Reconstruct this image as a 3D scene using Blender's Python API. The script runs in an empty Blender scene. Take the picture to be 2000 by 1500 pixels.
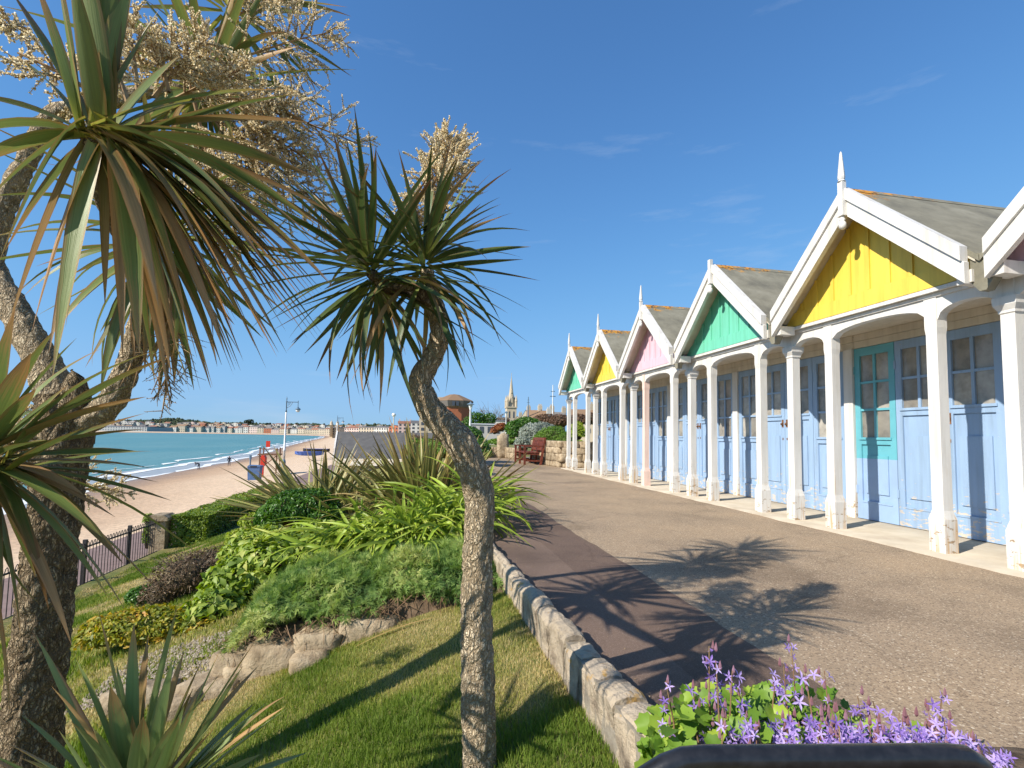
import bpy, math, random
import numpy as np
from mathutils import Vector, Matrix
random.seed(7)
rng = np.random.default_rng(11)
sc = bpy.context.scene
COL = sc.collection

# ------------------------------------------------------------------ camera
CAM = np.array([0.0, 0.0, 1.0])
FPX, YAW, PIT, ROL, SHY = 984.8, .184, .0667, .0184, 36.4
Fv = np.array([math.sin(YAW)*math.cos(PIT), math.cos(YAW)*math.cos(PIT), math.sin(PIT)])
_R = np.array([math.cos(YAW), -math.sin(YAW), 0.0]); _U = np.cross(_R, Fv)
Rv = _R*math.cos(ROL) + _U*math.sin(ROL); Uv = -_R*math.sin(ROL) + _U*math.cos(ROL)
cam = bpy.data.cameras.new('camera'); camo = bpy.data.objects.new('camera', cam); COL.objects.link(camo)
cam.sensor_width = 36; cam.lens = 36*FPX/2000; cam.shift_y = SHY/2000
cam.clip_start = .05; cam.clip_end = 12000
M = Matrix(((Rv[0], Uv[0], -Fv[0], CAM[0]), (Rv[1], Uv[1], -Fv[1], CAM[1]), (Rv[2], Uv[2], -Fv[2], CAM[2]), (0, 0, 0, 1)))
camo.matrix_world = M
sc.camera = camo

# ------------------------------------------------------------------ sky, sun, exposure
SUN = np.array([1.0, .43, -.80]); SUN /= np.linalg.norm(SUN)      # the way the light travels
elev = math.asin(-SUN[2])
w = bpy.data.worlds.new('World'); sc.world = w; w.use_nodes = True
nt = w.node_tree; nt.nodes.clear()
sky = nt.nodes.new('ShaderNodeTexSky'); sky.sky_type = 'NISHITA'; sky.sun_disc = False
sky.sun_elevation = elev; sky.sun_rotation = math.atan2(-SUN[0], -SUN[1])
sky.air_density = 1.0; sky.dust_density = .15; sky.ozone_density = 3.0; sky.altitude = 0
bg = nt.nodes.new('ShaderNodeBackground'); bg.inputs['Strength'].default_value = .15
wo = nt.nodes.new('ShaderNodeOutputWorld')
# thin cirrus streaks mixed over the sky
tc = nt.nodes.new('ShaderNodeTexCoord'); mp = nt.nodes.new('ShaderNodeMapping')
mp.inputs['Scale'].default_value = (.9, 1.3, 6.0); mp.inputs['Rotation'].default_value = (0, .35, .2)
nz = nt.nodes.new('ShaderNodeTexNoise'); nz.inputs['Scale'].default_value = 2.2; nz.inputs['Detail'].default_value = 7; nz.inputs['Roughness'].default_value = .62
cr = nt.nodes.new('ShaderNodeValToRGB'); cr.color_ramp.elements[0].position = .60; cr.color_ramp.elements[1].position = .95
mu = nt.nodes.new('ShaderNodeMath'); mu.operation = 'MULTIPLY'; mu.inputs[1].default_value = .45
mx = nt.nodes.new('ShaderNodeMixRGB'); mx.inputs['Color2'].default_value = (3.2, 3.6, 4.2, 1)
L = nt.links.new
L(tc.outputs['Generated'], mp.inputs['Vector']); L(mp.outputs['Vector'], nz.inputs['Vector']); L(nz.outputs['Fac'], cr.inputs['Fac'])
tn = nt.nodes.new('ShaderNodeMixRGB'); tn.blend_type = 'MULTIPLY'; tn.inputs['Fac'].default_value = 1; tn.inputs['Color2'].default_value = (.50, .80, 1.04, 1)
L(sky.outputs['Color'], tn.inputs['Color1'])
# the whole dome keeps below a ceiling brightness, as a clear sky with little horizon glare does
spx = nt.nodes.new('ShaderNodeSeparateColor'); cbx = nt.nodes.new('ShaderNodeCombineColor'); L(tn.outputs['Color'], spx.inputs[0])
for ch, cap in enumerate((1.62, 2.85, 4.7)):
    prev = spx.outputs[ch]
    for op, val in (('DIVIDE', cap), ('POWER', 3.0), ('ADD', 1.0), ('POWER', 1/3)):
        q_ = nt.nodes.new('ShaderNodeMath'); q_.operation = op; L(prev, q_.inputs[0]); q_.inputs[1].default_value = val; prev = q_.outputs[0]
    q_ = nt.nodes.new('ShaderNodeMath'); q_.operation = 'DIVIDE'; L(spx.outputs[ch], q_.inputs[0]); L(prev, q_.inputs[1]); L(q_.outputs[0], cbx.inputs[ch])
L(cr.outputs['Color'], mu.inputs[0]); L(mu.outputs[0], mx.inputs['Fac']); L(cbx.outputs['Color'], mx.inputs['Color1'])
L(mx.outputs['Color'], bg.inputs['Color']); L(bg.outputs[0], wo.inputs[0])
sun = bpy.data.lights.new('sun', 'SUN'); sun.energy = 5.0; sun.angle = math.radians(.53); sun.color = (1, .93, .82)
suno = bpy.data.objects.new('sun', sun); COL.objects.link(suno)
suno.rotation_euler = Vector(SUN).to_track_quat('-Z', 'Y').to_euler(); suno.location = (-20, -9, 20)
vs = sc.view_settings; vs.view_transform = 'Standard'; vs.look = 'None'; vs.gamma = 1; vs.use_curve_mapping = False
vs.exposure = .5
sc.cycles.use_denoising = True
sc.cycles.max_bounces = 5; sc.cycles.diffuse_bounces = 3; sc.cycles.glossy_bounces = 2; sc.cycles.use_adaptive_sampling = True; sc.cycles.adaptive_threshold = .02
sc.cycles.caustics_reflective = False; sc.cycles.caustics_refractive = False

# ------------------------------------------------------------------ helpers
def ray(x, y): return Fv + Rv*(x-1000)/FPX - Uv*(y-750-SHY)/FPX
def pd(x, y, d): return CAM + ray(x, y)*d
def pz(x, y, Z): r = ray(x, y); return CAM + r*((Z-1.0)/r[2])
def bank(x, y=0):
    x = np.asarray(x, float)
    z = -.10 - .335*(.6-np.minimum(x, .6))
    return np.maximum(z, -2.65)
_lat = rng.random((32, 32, 32))
def vnoise(p):
    p = np.asarray(p, float); i = np.floor(p).astype(int); f = p-i; f = f*f*(3-2*f); i &= 31; j = (i+1) & 31
    a = _lat
    def l(u, v, t): return u*(1-t)+v*t
    x00 = l(a[i[:,0], i[:,1], i[:,2]], a[j[:,0], i[:,1], i[:,2]], f[:,0]); x10 = l(a[i[:,0], j[:,1], i[:,2]], a[j[:,0], j[:,1], i[:,2]], f[:,0])
    x01 = l(a[i[:,0], i[:,1], j[:,2]], a[j[:,0], i[:,1], j[:,2]], f[:,0]); x11 = l(a[i[:,0], j[:,1], j[:,2]], a[j[:,0], j[:,1], j[:,2]], f[:,0])
    return l(l(x00, x10, f[:,1]), l(x01, x11, f[:,1]), f[:,2])
def fbm(p, o=3):
    p = np.asarray(p, float); s = 0; a = .5
    for k in range(o): s = s+a*vnoise(p*(2**k)+17.3*k); a *= .5
    return s
def unit(v): v = np.asarray(v, float); return v/(np.linalg.norm(v, axis=-1, keepdims=True)+1e-9)

def raw_mesh(name, V, Fc, mat=None, smooth=False, uv=None, rnd=None):
    V = np.asarray(V, np.float32).reshape(-1, 3); me = bpy.data.meshes.new(name)
    if isinstance(Fc, np.ndarray) and Fc.ndim == 2:
        n, k = Fc.shape; me.vertices.add(len(V)); me.vertices.foreach_set('co', V.ravel())
        me.loops.add(n*k); me.loops.foreach_set('vertex_index', Fc.astype(np.int32).ravel())
        me.polygons.add(n); me.polygons.foreach_set('loop_start', np.arange(0, n*k, k, dtype=np.int32))
        me.polygons.foreach_set('loop_total', np.full(n, k, np.int32)); me.update(calc_edges=True)
    else:
        me.from_pydata([tuple(map(float, v)) for v in V], [], [tuple(int(i) for i in f) for f in Fc]); me.update()
    if uv is not None:
        uvl = me.uv_layers.new(name='UVMap'); li = np.empty(len(me.loops), np.int32); me.loops.foreach_get('vertex_index', li)
        uvl.data.foreach_set('uv', np.asarray(uv, np.float32)[li].ravel())
    if rnd is not None:
        at = me.attributes.new('rnd', 'FLOAT', 'POINT'); at.data.foreach_set('value', np.asarray(rnd, np.float32))
    if mat is not None: me.materials.append(mat)
    if smooth: me.polygons.foreach_set('use_smooth', np.ones(len(me.polygons), bool))
    return me
def link(name, me, parent=None, loc=None):
    o = bpy.data.objects.new(name, me); COL.objects.link(o)
    if parent is not None: o.parent = parent
    if loc is not None: o.location = loc
    return o
def wloc(o):
    v = np.zeros(3)
    while o is not None: v += np.array(o.location); o = o.parent
    return v
def mk(name, V, Fc, mat, parent=None, smooth=False, uv=None, rnd=None, kind=None):
    """one mesh object; V in world coordinates, stored relative to its parent"""
    V = np.asarray(V, float).reshape(-1, 3)
    if parent is not None: V = V - wloc(parent)
    o = link(name, raw_mesh(name, V, Fc, mat, smooth, uv, rnd), parent)
    if kind: o['kind'] = kind
    return o
def tag(o, label, cat, group=None):
    o['label'] = label; o['category'] = cat
    if group: o['group'] = group
    return o
def thing(name, label, cat, loc, group=None):
    o = bpy.data.objects.new(name, None); COL.objects.link(o); o.location = tuple(map(float, loc)); o.empty_display_size = .1
    return tag(o, label, cat, group)
class MB:
    def __init__(s): s.v = []; s.f = []
    def add(s, V, Fc):
        b = len(s.v); s.v += [tuple(map(float, v)) for v in V]; s.f += [tuple(int(i)+b for i in f) for f in Fc]; return s
    def box(s, x0, x1, y0, y1, z0, z1):
        return s.add([(x0,y0,z0),(x1,y0,z0),(x1,y1,z0),(x0,y1,z0),(x0,y0,z1),(x1,y0,z1),(x1,y1,z1),(x0,y1,z1)],
            [(0,3,2,1),(4,5,6,7),(0,1,5,4),(1,2,6,5),(2,3,7,6),(3,0,4,7)])
    def prism(s, poly, ax, a, b):
        """poly: 2-D outline; ax: the axis it is pushed along ('x': poly is (y,z); 'y': (x,z); 'z': (x,y))"""
        n = len(poly)
        def P(q, t): return {'x': (t, q[0], q[1]), 'y': (q[0], t, q[1]), 'z': (q[0], q[1], t)}[ax]
        V = [P(q, a) for q in poly]+[P(q, b) for q in poly]
        return s.add(V, [tuple(range(n))[::-1], tuple(range(n, 2*n))]+[(i, (i+1) % n, n+(i+1) % n, n+i) for i in range(n)])
    def tube(s, pts, rad, n=8, cap=True):
        pts = np.asarray(pts, float); rad = np.broadcast_to(np.asarray(rad, float), (len(pts),))
        T = unit(np.gradient(pts, axis=0)); ref = np.array([0, 0, 1.]) if abs(T[0][2]) < .9 else np.array([1., 0, 0])
        V = []
        for p, t, r in zip(pts, T, rad):
            a = unit(np.cross(t, ref)); b = np.cross(a, t); ref = np.cross(t, a) if False else ref
            for k in range(n):
                th = 2*math.pi*k/n; V.append(p+r*(a*math.cos(th)+b*math.sin(th)))
        m = len(pts); Fc = [(i*n+k, i*n+(k+1) % n, (i+1)*n+(k+1) % n, (i+1)*n+k) for i in range(m-1) for k in range(n)]
        if cap: Fc += [tuple(range(n))[::-1], tuple(range((m-1)*n, m*n))]
        return s.add(V, Fc)
    def lathe(s, c, prof, n=12, rot=0):
        V = []; m = len(prof)
        for r, z in prof:
            for k in range(n):
                th = 2*math.pi*k/n+rot; V.append((c[0]+r*math.cos(th), c[1]+r*math.sin(th), c[2]+z))
        return s.add(V, [(i*n+k, i*n+(k+1) % n, (i+1)*n+(k+1) % n, (i+1)*n+k) for i in range(m-1) for k in range(n)]+[tuple(range(n))[::-1], tuple(range((m-1)*n, m*n))])
    def build(s, name, mat, parent=None, smooth=False, kind=None): return mk(name, s.v, s.f, mat, parent, smooth, kind=kind)

# ------------------------------------------------------------------ materials
def new_mat(name):
    m = bpy.data.materials.new(name); m.use_nodes = True; return m, m.node_tree, m.node_tree.nodes['Principled BSDF']
def N(t, typ, **kw):
    n = t.nodes.new(typ)
    for k, v in kw.items():
        if k in n.inputs: n.inputs[k].default_value = v
        else: setattr(n, k, v)
    return n
def ramp(t, stops):
    r = t.nodes.new('ShaderNodeValToRGB'); e = r.color_ramp.elements
    while len(e) < len(stops): e.new(.5)
    for q, (p, c) in zip(e, stops): q.position = p; q.color = (*c, 1) if len(c) == 3 else c
    return r
def surf(name, stops, scale=6, rough=.7, bump=0, bscale=40, spec=.3, coord='Object', stretch=(1, 1, 1), detail=6, bdist=.01, objrand=0):
    """noise-driven colour between stops, with fine relief"""
    m, t, b = new_mat(name); l = t.links.new
    co = N(t, 'ShaderNodeTexCoord'); mp_ = N(t, 'ShaderNodeMapping'); mp_.inputs['Scale'].default_value = stretch
    l(co.outputs[coord], mp_.inputs['Vector']); nz_ = N(t, 'ShaderNodeTexNoise', Scale=scale, Detail=detail, Roughness=.6); l(mp_.outputs[0], nz_.inputs['Vector'])
    if len(stops) == 1: stops = [(.3, tuple(c*.88 for c in stops[0])), (.7, stops[0])]
    r = ramp(t, stops); l(nz_.outputs['Fac'], r.inputs['Fac']); out = r.outputs['Color']
    if objrand:
        oi = N(t, 'ShaderNodeObjectInfo'); hs = N(t, 'ShaderNodeHueSaturation'); mr = N(t, 'ShaderNodeMapRange'); mr.inputs['To Min'].default_value = 1-objrand; mr.inputs['To Max'].default_value = 1+objrand
        l(oi.outputs['Random'], mr.inputs['Value']); l(mr.outputs[0], hs.inputs['Value']); l(out, hs.inputs['Color']); out = hs.outputs['Color']
    l(out, b.inputs['Base Color']); b.inputs['Roughness'].default_value = rough; b.inputs['Specular IOR Level'].default_value = spec
    if bump:
        n2 = N(t, 'ShaderNodeTexNoise', Scale=bscale, Detail=5, Roughness=.65); l(mp_.outputs[0], n2.inputs['Vector'])
        bp = N(t, 'ShaderNodeBump', Strength=bump, Distance=bdist); l(n2.outputs['Fac'], bp.inputs['Height']); l(bp.outputs[0], b.inputs['Normal'])
    return m
def paint(name, c, wear=(.45, .4, .33), amount=.66, scale=9, rough=.45, dirt=.12, low=None, rust=False):
    """painted wood: slight mottling, flaked spots where 'low' (a height) and noise meet"""
    m, t, b = new_mat(name); l = t.links.new
    g = N(t, 'ShaderNodeNewGeometry'); mp_ = N(t, 'ShaderNodeMapping'); mp_.inputs['Scale'].default_value = (1, 1, .35); l(g.outputs['Position'], mp_.inputs['Vector'])
    n1 = N(t, 'ShaderNodeTexNoise', Scale=3.5, Detail=6, Roughness=.6); l(mp_.outputs[0], n1.inputs['Vector'])
    r1 = ramp(t, [(.3, tuple(x*(1-dirt) for x in c)), (.65, c)]); l(n1.outputs['Fac'], r1.inputs['Fac'])
    mp2 = N(t, 'ShaderNodeMapping'); mp2.inputs['Scale'].default_value = (1, 1, 2.6); l(g.outputs['Position'], mp2.inputs['Vector'])
    n2 = N(t, 'ShaderNodeTexNoise', Scale=scale, Detail=8, Roughness=.7); l(mp2.outputs[0], n2.inputs['Vector'])
    val = n2.outputs['Fac']
    if low is not None:
        sx = N(t, 'ShaderNodeSeparateXYZ'); l(g.outputs['Position'], sx.inputs[0])
        mr = N(t, 'ShaderNodeMapRange'); mr.inputs['From Min'].default_value = 0; mr.inputs['From Max'].default_value = low; mr.inputs['To Min'].default_value = .16; mr.inputs['To Max'].default_value = 0
        l(sx.outputs['Z'], mr.inputs['Value']); ad = N(t, 'ShaderNodeMath'); ad.operation = 'ADD'; l(val, ad.inputs[0]); l(mr.outputs[0], ad.inputs[1]); val = ad.outputs[0]
    r2 = ramp(t, [(amount, (0, 0, 0)), (amount+.015, (1, 1, 1))]); l(val, r2.inputs['Fac'])
    mx_ = N(t, 'ShaderNodeMixRGB'); l(r2.outputs['Color'], mx_.inputs['Fac']); l(r1.outputs['Color'], mx_.inputs['Color1']); mx_.inputs['Color2'].default_value = (*wear, 1)
    mp9 = N(t, 'ShaderNodeMapping'); mp9.inputs['Scale'].default_value = (11, 11, .8); l(g.outputs['Position'], mp9.inputs['Vector']); n9 = N(t, 'ShaderNodeTexNoise', Scale=1.0, Detail=6, Roughness=.65); l(mp9.outputs[0], n9.inputs['Vector'])
    r9 = ramp(t, [(.32, (.80, .775, .73)), (.52, (.97, .965, .95)), (.7, (1.03, 1.03, 1.02))]); l(n9.outputs['Fac'], r9.inputs['Fac']); m9 = N(t, 'ShaderNodeMixRGB'); m9.blend_type = 'MULTIPLY'; m9.inputs['Fac'].default_value = .85; l(mx_.outputs[0], m9.inputs['Color1']); l(r9.outputs[0], m9.inputs['Color2'])
    colr = m9.outputs[0]
    if rust:
        mp3 = N(t, 'ShaderNodeMapping'); mp3.inputs['Scale'].default_value = (26, 26, 1.6); l(g.outputs['Position'], mp3.inputs['Vector']); n5 = N(t, 'ShaderNodeTexNoise', Scale=1.0, Detail=5, Roughness=.6); l(mp3.outputs[0], n5.inputs['Vector'])
        sx2 = N(t, 'ShaderNodeSeparateXYZ'); l(g.outputs['Position'], sx2.inputs[0]); m5 = N(t, 'ShaderNodeMapRange'); m5.inputs['From Min'].default_value = 0; m5.inputs['From Max'].default_value = .9; m5.inputs['To Min'].default_value = .2; m5.inputs['To Max'].default_value = 0; l(sx2.outputs['Z'], m5.inputs['Value'])
        a5 = N(t, 'ShaderNodeMath'); a5.operation = 'ADD'; l(n5.outputs['Fac'], a5.inputs[0]); l(m5.outputs[0], a5.inputs[1]); r5 = ramp(t, [(.66, (0, 0, 0)), (.82, (.75,)*3)]); l(a5.outputs[0], r5.inputs['Fac'])
        m6 = N(t, 'ShaderNodeMixRGB'); l(r5.outputs[0], m6.inputs['Fac']); l(colr, m6.inputs['Color1']); m6.inputs['Color2'].default_value = (.50, .30, .12, 1); colr = m6.outputs[0]
    l(colr, b.inputs['Base Color']); b.inputs['Roughness'].default_value = rough; b.inputs['Specular IOR Level'].default_value = .35
    bp = N(t, 'ShaderNodeBump', Strength=.35, Distance=.004); iv = N(t, 'ShaderNodeMath'); iv.operation = 'SUBTRACT'; iv.inputs[0].default_value = 1; l(r2.outputs['Color'], iv.inputs[1])
    n3 = N(t, 'ShaderNodeTexNoise', Scale=60, Detail=3); l(mp_.outputs[0], n3.inputs['Vector']); ad2 = N(t, 'ShaderNodeMath'); ad2.operation = 'ADD'; l(iv.outputs[0], ad2.inputs[0]); l(n3.outputs['Fac'], ad2.inputs[1])
    l(ad2.outputs[0], bp.inputs['Height']); l(bp.outputs[0], b.inputs['Normal'])
    return m
def foliage(name, stops, rough=.5, trans=.3, spec=.35, use='attr'):
    """leaf colour picked per leaf from stops"""
    m, t, b = new_mat(name); l = t.links.new
    if use == 'attr': a = N(t, 'ShaderNodeAttribute'); a.attribute_name = 'rnd'; src = a.outputs['Fac']
    else: a = N(t, 'ShaderNodeObjectInfo'); src = a.outputs['Random']
    r = ramp(t, stops); l(src, r.inputs['Fac']); l(r.outputs['Color'], b.inputs['Base Color'])
    b.inputs['Roughness'].default_value = rough; b.inputs['Specular IOR Level'].default_value = spec
    tr = N(t, 'ShaderNodeBsdfTranslucent'); hs = N(t, 'ShaderNodeHueSaturation', Saturation=1.15, Value=1.25); l(r.outputs['Color'], hs.inputs['Color']); l(hs.outputs[0], tr.inputs['Color'])
    ms = N(t, 'ShaderNodeMixShader', Fac=trans); out = t.nodes['Material Output']; l(b.outputs[0], ms.inputs[1]); l(tr.outputs[0], ms.inputs[2]); l(ms.outputs[0], out.inputs['Surface'])
    return m
def blade(name, base, mid, tip, edge, tip_at=.72, rough=.42, var=.25, trans=.22, margin=.8):
    """strap leaf: pale base, green blade with lengthwise streaks, reddish margin, dry tip; varied per leaf"""
    m, t, b = new_mat(name); l = t.links.new
    def mth(op, a, b_=None, c=None):
        n = N(t, 'ShaderNodeMath'); n.operation = op
        for k, q in enumerate((a, b_, c)):
            if q is None: continue
            if isinstance(q, (int, float)): n.inputs[k].default_value = q
            else: l(q, n.inputs[k])
        return n.outputs[0]
    uv = N(t, 'ShaderNodeUVMap'); sx = N(t, 'ShaderNodeSeparateXYZ'); l(uv.outputs[0], sx.inputs[0]); oi = N(t, 'ShaderNodeObjectInfo'); rnd_ = oi.outputs['Random']
    cx = N(t, 'ShaderNodeCombineXYZ'); l(mth('MULTIPLY', sx.outputs['X'], 2.2), cx.inputs[0]); l(mth('MULTIPLY', sx.outputs['Y'], 1.6), cx.inputs[1]); l(mth('MULTIPLY', rnd_, 91.0), cx.inputs[2])
    n1 = N(t, 'ShaderNodeTexNoise', Scale=2.0, Detail=5, Roughness=.6); l(cx.outputs[0], n1.inputs['Vector'])
    cx2 = N(t, 'ShaderNodeCombineXYZ'); l(mth('MULTIPLY', sx.outputs['X'], .9), cx2.inputs[0]); l(mth('MULTIPLY', sx.outputs['Y'], 9.0), cx2.inputs[1]); l(mth('MULTIPLY', rnd_, 57.0), cx2.inputs[2])
    n2 = N(t, 'ShaderNodeTexNoise', Scale=1.0, Detail=4, Roughness=.6); l(cx2.outputs[0], n2.inputs['Vector'])
    u2 = mth('ADD', mth('MULTIPLY_ADD', n1.outputs['Fac'], .5, -.25), mth('MULTIPLY_ADD', n2.outputs['Fac'], .5, -.25)); u2 = mth('ADD', u2, mth('MULTIPLY_ADD', rnd_, .36, -.18)); u3 = mth('ADD', u2, sx.outputs['X'])
    rg = ramp(t, [(.02, base), (.24, mid), (.6, tuple(q*1.08 for q in mid))]); l(sx.outputs['X'], rg.inputs['Fac'])
    rt = ramp(t, [(tip_at-.04, (0, 0, 0)), (min(.995, tip_at+.24), (1, 1, 1))]); l(u3, rt.inputs['Fac'])
    mx_ = N(t, 'ShaderNodeMixRGB'); l(rt.outputs['Color'], mx_.inputs['Fac']); l(rg.outputs['Color'], mx_.inputs['Color1']); mx_.inputs['Color2'].default_value = (*tip, 1)
    ab = mth('ABSOLUTE', sx.outputs['Y']); e1 = mth('MULTIPLY_ADD', n1.outputs['Fac'], 1.1, ab); re_ = ramp(t, [(.62, (0, 0, 0)), (.86, (margin,)*3)]); l(mth('MULTIPLY', e1, .55), re_.inputs['Fac'])
    mg = N(t, 'ShaderNodeMixRGB'); l(re_.outputs['Color'], mg.inputs['Fac']); l(mx_.outputs[0], mg.inputs['Color1']); mg.inputs['Color2'].default_value = (*edge, 1)
    hs = N(t, 'ShaderNodeHueSaturation'); mr = N(t, 'ShaderNodeMapRange'); mr.inputs['To Min'].default_value = 1-var; mr.inputs['To Max'].default_value = 1+var
    l(mth('FRACT', mth('MULTIPLY', rnd_, 7.3)), mr.inputs['Value']); l(mr.outputs[0], hs.inputs['Value']); l(mg.outputs[0], hs.inputs['Color'])
    st = N(t, 'ShaderNodeMixRGB'); st.blend_type = 'MULTIPLY'; st.inputs['Fac'].default_value = .7; rs = ramp(t, [(.3, (.72, .72, .68)), (.7, (1.12, 1.12, 1.1))]); l(n2.outputs['Fac'], rs.inputs['Fac']); l(hs.outputs[0], st.inputs['Color1']); l(rs.outputs[0], st.inputs['Color2'])
    l(st.outputs[0], b.inputs['Base Color']); b.inputs['Roughness'].default_value = rough; b.inputs['Specular IOR Level'].default_value = .4
    bp = N(t, 'ShaderNodeBump', Strength=.3, Distance=.003); l(n2.outputs['Fac'], bp.inputs['Height']); l(bp.outputs[0], b.inputs['Normal'])
    tr = N(t, 'ShaderNodeBsdfTranslucent'); l(st.outputs[0], tr.inputs['Color'])
    ms = N(t, 'ShaderNodeMixShader', Fac=trans); l(b.outputs[0], ms.inputs[1]); l(tr.outputs[0], ms.inputs[2]); l(ms.outputs[0], t.nodes['Material Output'].inputs['Surface'])
    return m
def asphalt(name, base, chip, dark, fleck=.62, scale=150):
    m, t, b = new_mat(name); l = t.links.new
    g = N(t, 'ShaderNodeNewGeometry'); v = N(t, 'ShaderNodeTexVoronoi', Scale=scale); l(g.outputs['Position'], v.inputs['Vector'])
    sep = N(t, 'ShaderNodeSeparateColor'); l(v.outputs['Color'], sep.inputs[0])
    r = ramp(t, [(0, dark), (.3, base), (fleck, tuple(x*1.12 for x in base)), (.94, tuple(x*1.25 for x in base)), (.98, chip)]); l(sep.outputs[0], r.inputs['Fac'])
    n1 = N(t, 'ShaderNodeTexNoise', Scale=.9, Detail=7, Roughness=.65); l(g.outputs['Position'], n1.inputs['Vector'])
    r1 = ramp(t, [(.28, (.70, .69, .68)), (.5, (.97, .96, .95)), (.72, (1.12, 1.09, 1.05))]); l(n1.outputs['Fac'], r1.inputs['Fac'])
    mx_ = N(t, 'ShaderNodeMixRGB'); mx_.blend_type = 'MULTIPLY'; mx_.inputs['Fac'].default_value = 1; l(r.outputs[0], mx_.inputs['Color1']); l(r1.outputs[0], mx_.inputs['Color2'])
    nd = N(t, 'ShaderNodeTexNoise', Scale=1.6, Detail=5); l(g.outputs['Position'], nd.inputs['Vector']); ma = N(t, 'ShaderNodeMixRGB'); ma.blend_type = 'ADD'; ma.inputs['Fac'].default_value = .5; l(g.outputs['Position'], ma.inputs['Color1']); l(nd.outputs['Color'], ma.inputs['Color2'])
    vc = N(t, 'ShaderNodeTexVoronoi', Scale=.42); vc.feature = 'DISTANCE_TO_EDGE'; l(ma.outputs[0], vc.inputs['Vector']); rc = ramp(t, [(.0, (.62, .60, .58)), (.004, (.72, .71, .70)), (.007, (1, 1, 1))]); l(vc.outputs['Distance'], rc.inputs['Fac'])
    nb_ = N(t, 'ShaderNodeTexNoise', Scale=.45, Detail=4, Roughness=.55); l(g.outputs['Position'], nb_.inputs['Vector']); rb = ramp(t, [(.36, (.80, .79, .79)), (.46, (1, 1, 1)), (.62, (1.05, 1.04, 1.02))]); l(nb_.outputs['Fac'], rb.inputs['Fac'])
    c1 = N(t, 'ShaderNodeMixRGB'); c1.blend_type = 'MULTIPLY'; c1.inputs['Fac'].default_value = .35; l(mx_.outputs[0], c1.inputs['Color1']); l(rc.outputs[0], c1.inputs['Color2']); c2 = N(t, 'ShaderNodeMixRGB'); c2.blend_type = 'MULTIPLY'; c2.inputs['Fac'].default_value = 1; l(c1.outputs[0], c2.inputs['Color1']); l(rb.outputs[0], c2.inputs['Color2'])
    l(c2.outputs[0], b.inputs['Base Color']); b.inputs['Roughness'].default_value = .85; b.inputs['Specular IOR Level'].default_value = .25
    n2 = N(t, 'ShaderNodeTexNoise', Scale=scale*.9, Detail=4, Roughness=.7); l(g.outputs['Position'], n2.inputs['Vector'])
    bp = N(t, 'ShaderNodeBump', Strength=.55, Distance=.006); l(n2.outputs['Fac'], bp.inputs['Height']); l(bp.outputs[0], b.inputs['Normal'])
    return m
WHITE = paint('white_paint', (.72, .70, .665), wear=(.36, .27, .18), amount=.70, dirt=.13, low=.6, rust=True)
CREAM = paint('cream_boards', (.66, .60, .50), wear=(.5, .42, .3), amount=.8, dirt=.15)
BLUE = paint('blue_door_paint', (.30, .43, .62), wear=(.55, .49, .42), amount=.67, dirt=.10, low=.75)
YELLOW = paint('yellow_paint', (.80, .58, .09), wear=(.55, .42, .08), amount=.78, dirt=.08)
GREEN = paint('mint_green_paint', (.17, .58, .41), wear=(.3, .5, .4), amount=.8, dirt=.1)
PINK = paint('pink_paint', (.76, .50, .58), wear=(.7, .55, .55), amount=.8, dirt=.08)
SALMON = paint('salmon_paint', (.80, .60, .52), wear=(.6, .5, .4), amount=.76, dirt=.08, low=.5)
CURTAIN = surf('curtained_glass', [(.3, (.16, .15, .13)), (.5, (.30, .275, .235)), (.7, (.40, .37, .31))], scale=4.5, rough=.12, spec=.5, coord='Object', detail=7, objrand=.35)
RUST = surf('rusty_iron', [(.4, (.10, .05, .03)), (.6, (.25, .12, .06))], scale=30, rough=.7)
FELT, ft, fb = new_mat('roof_felt')
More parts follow.
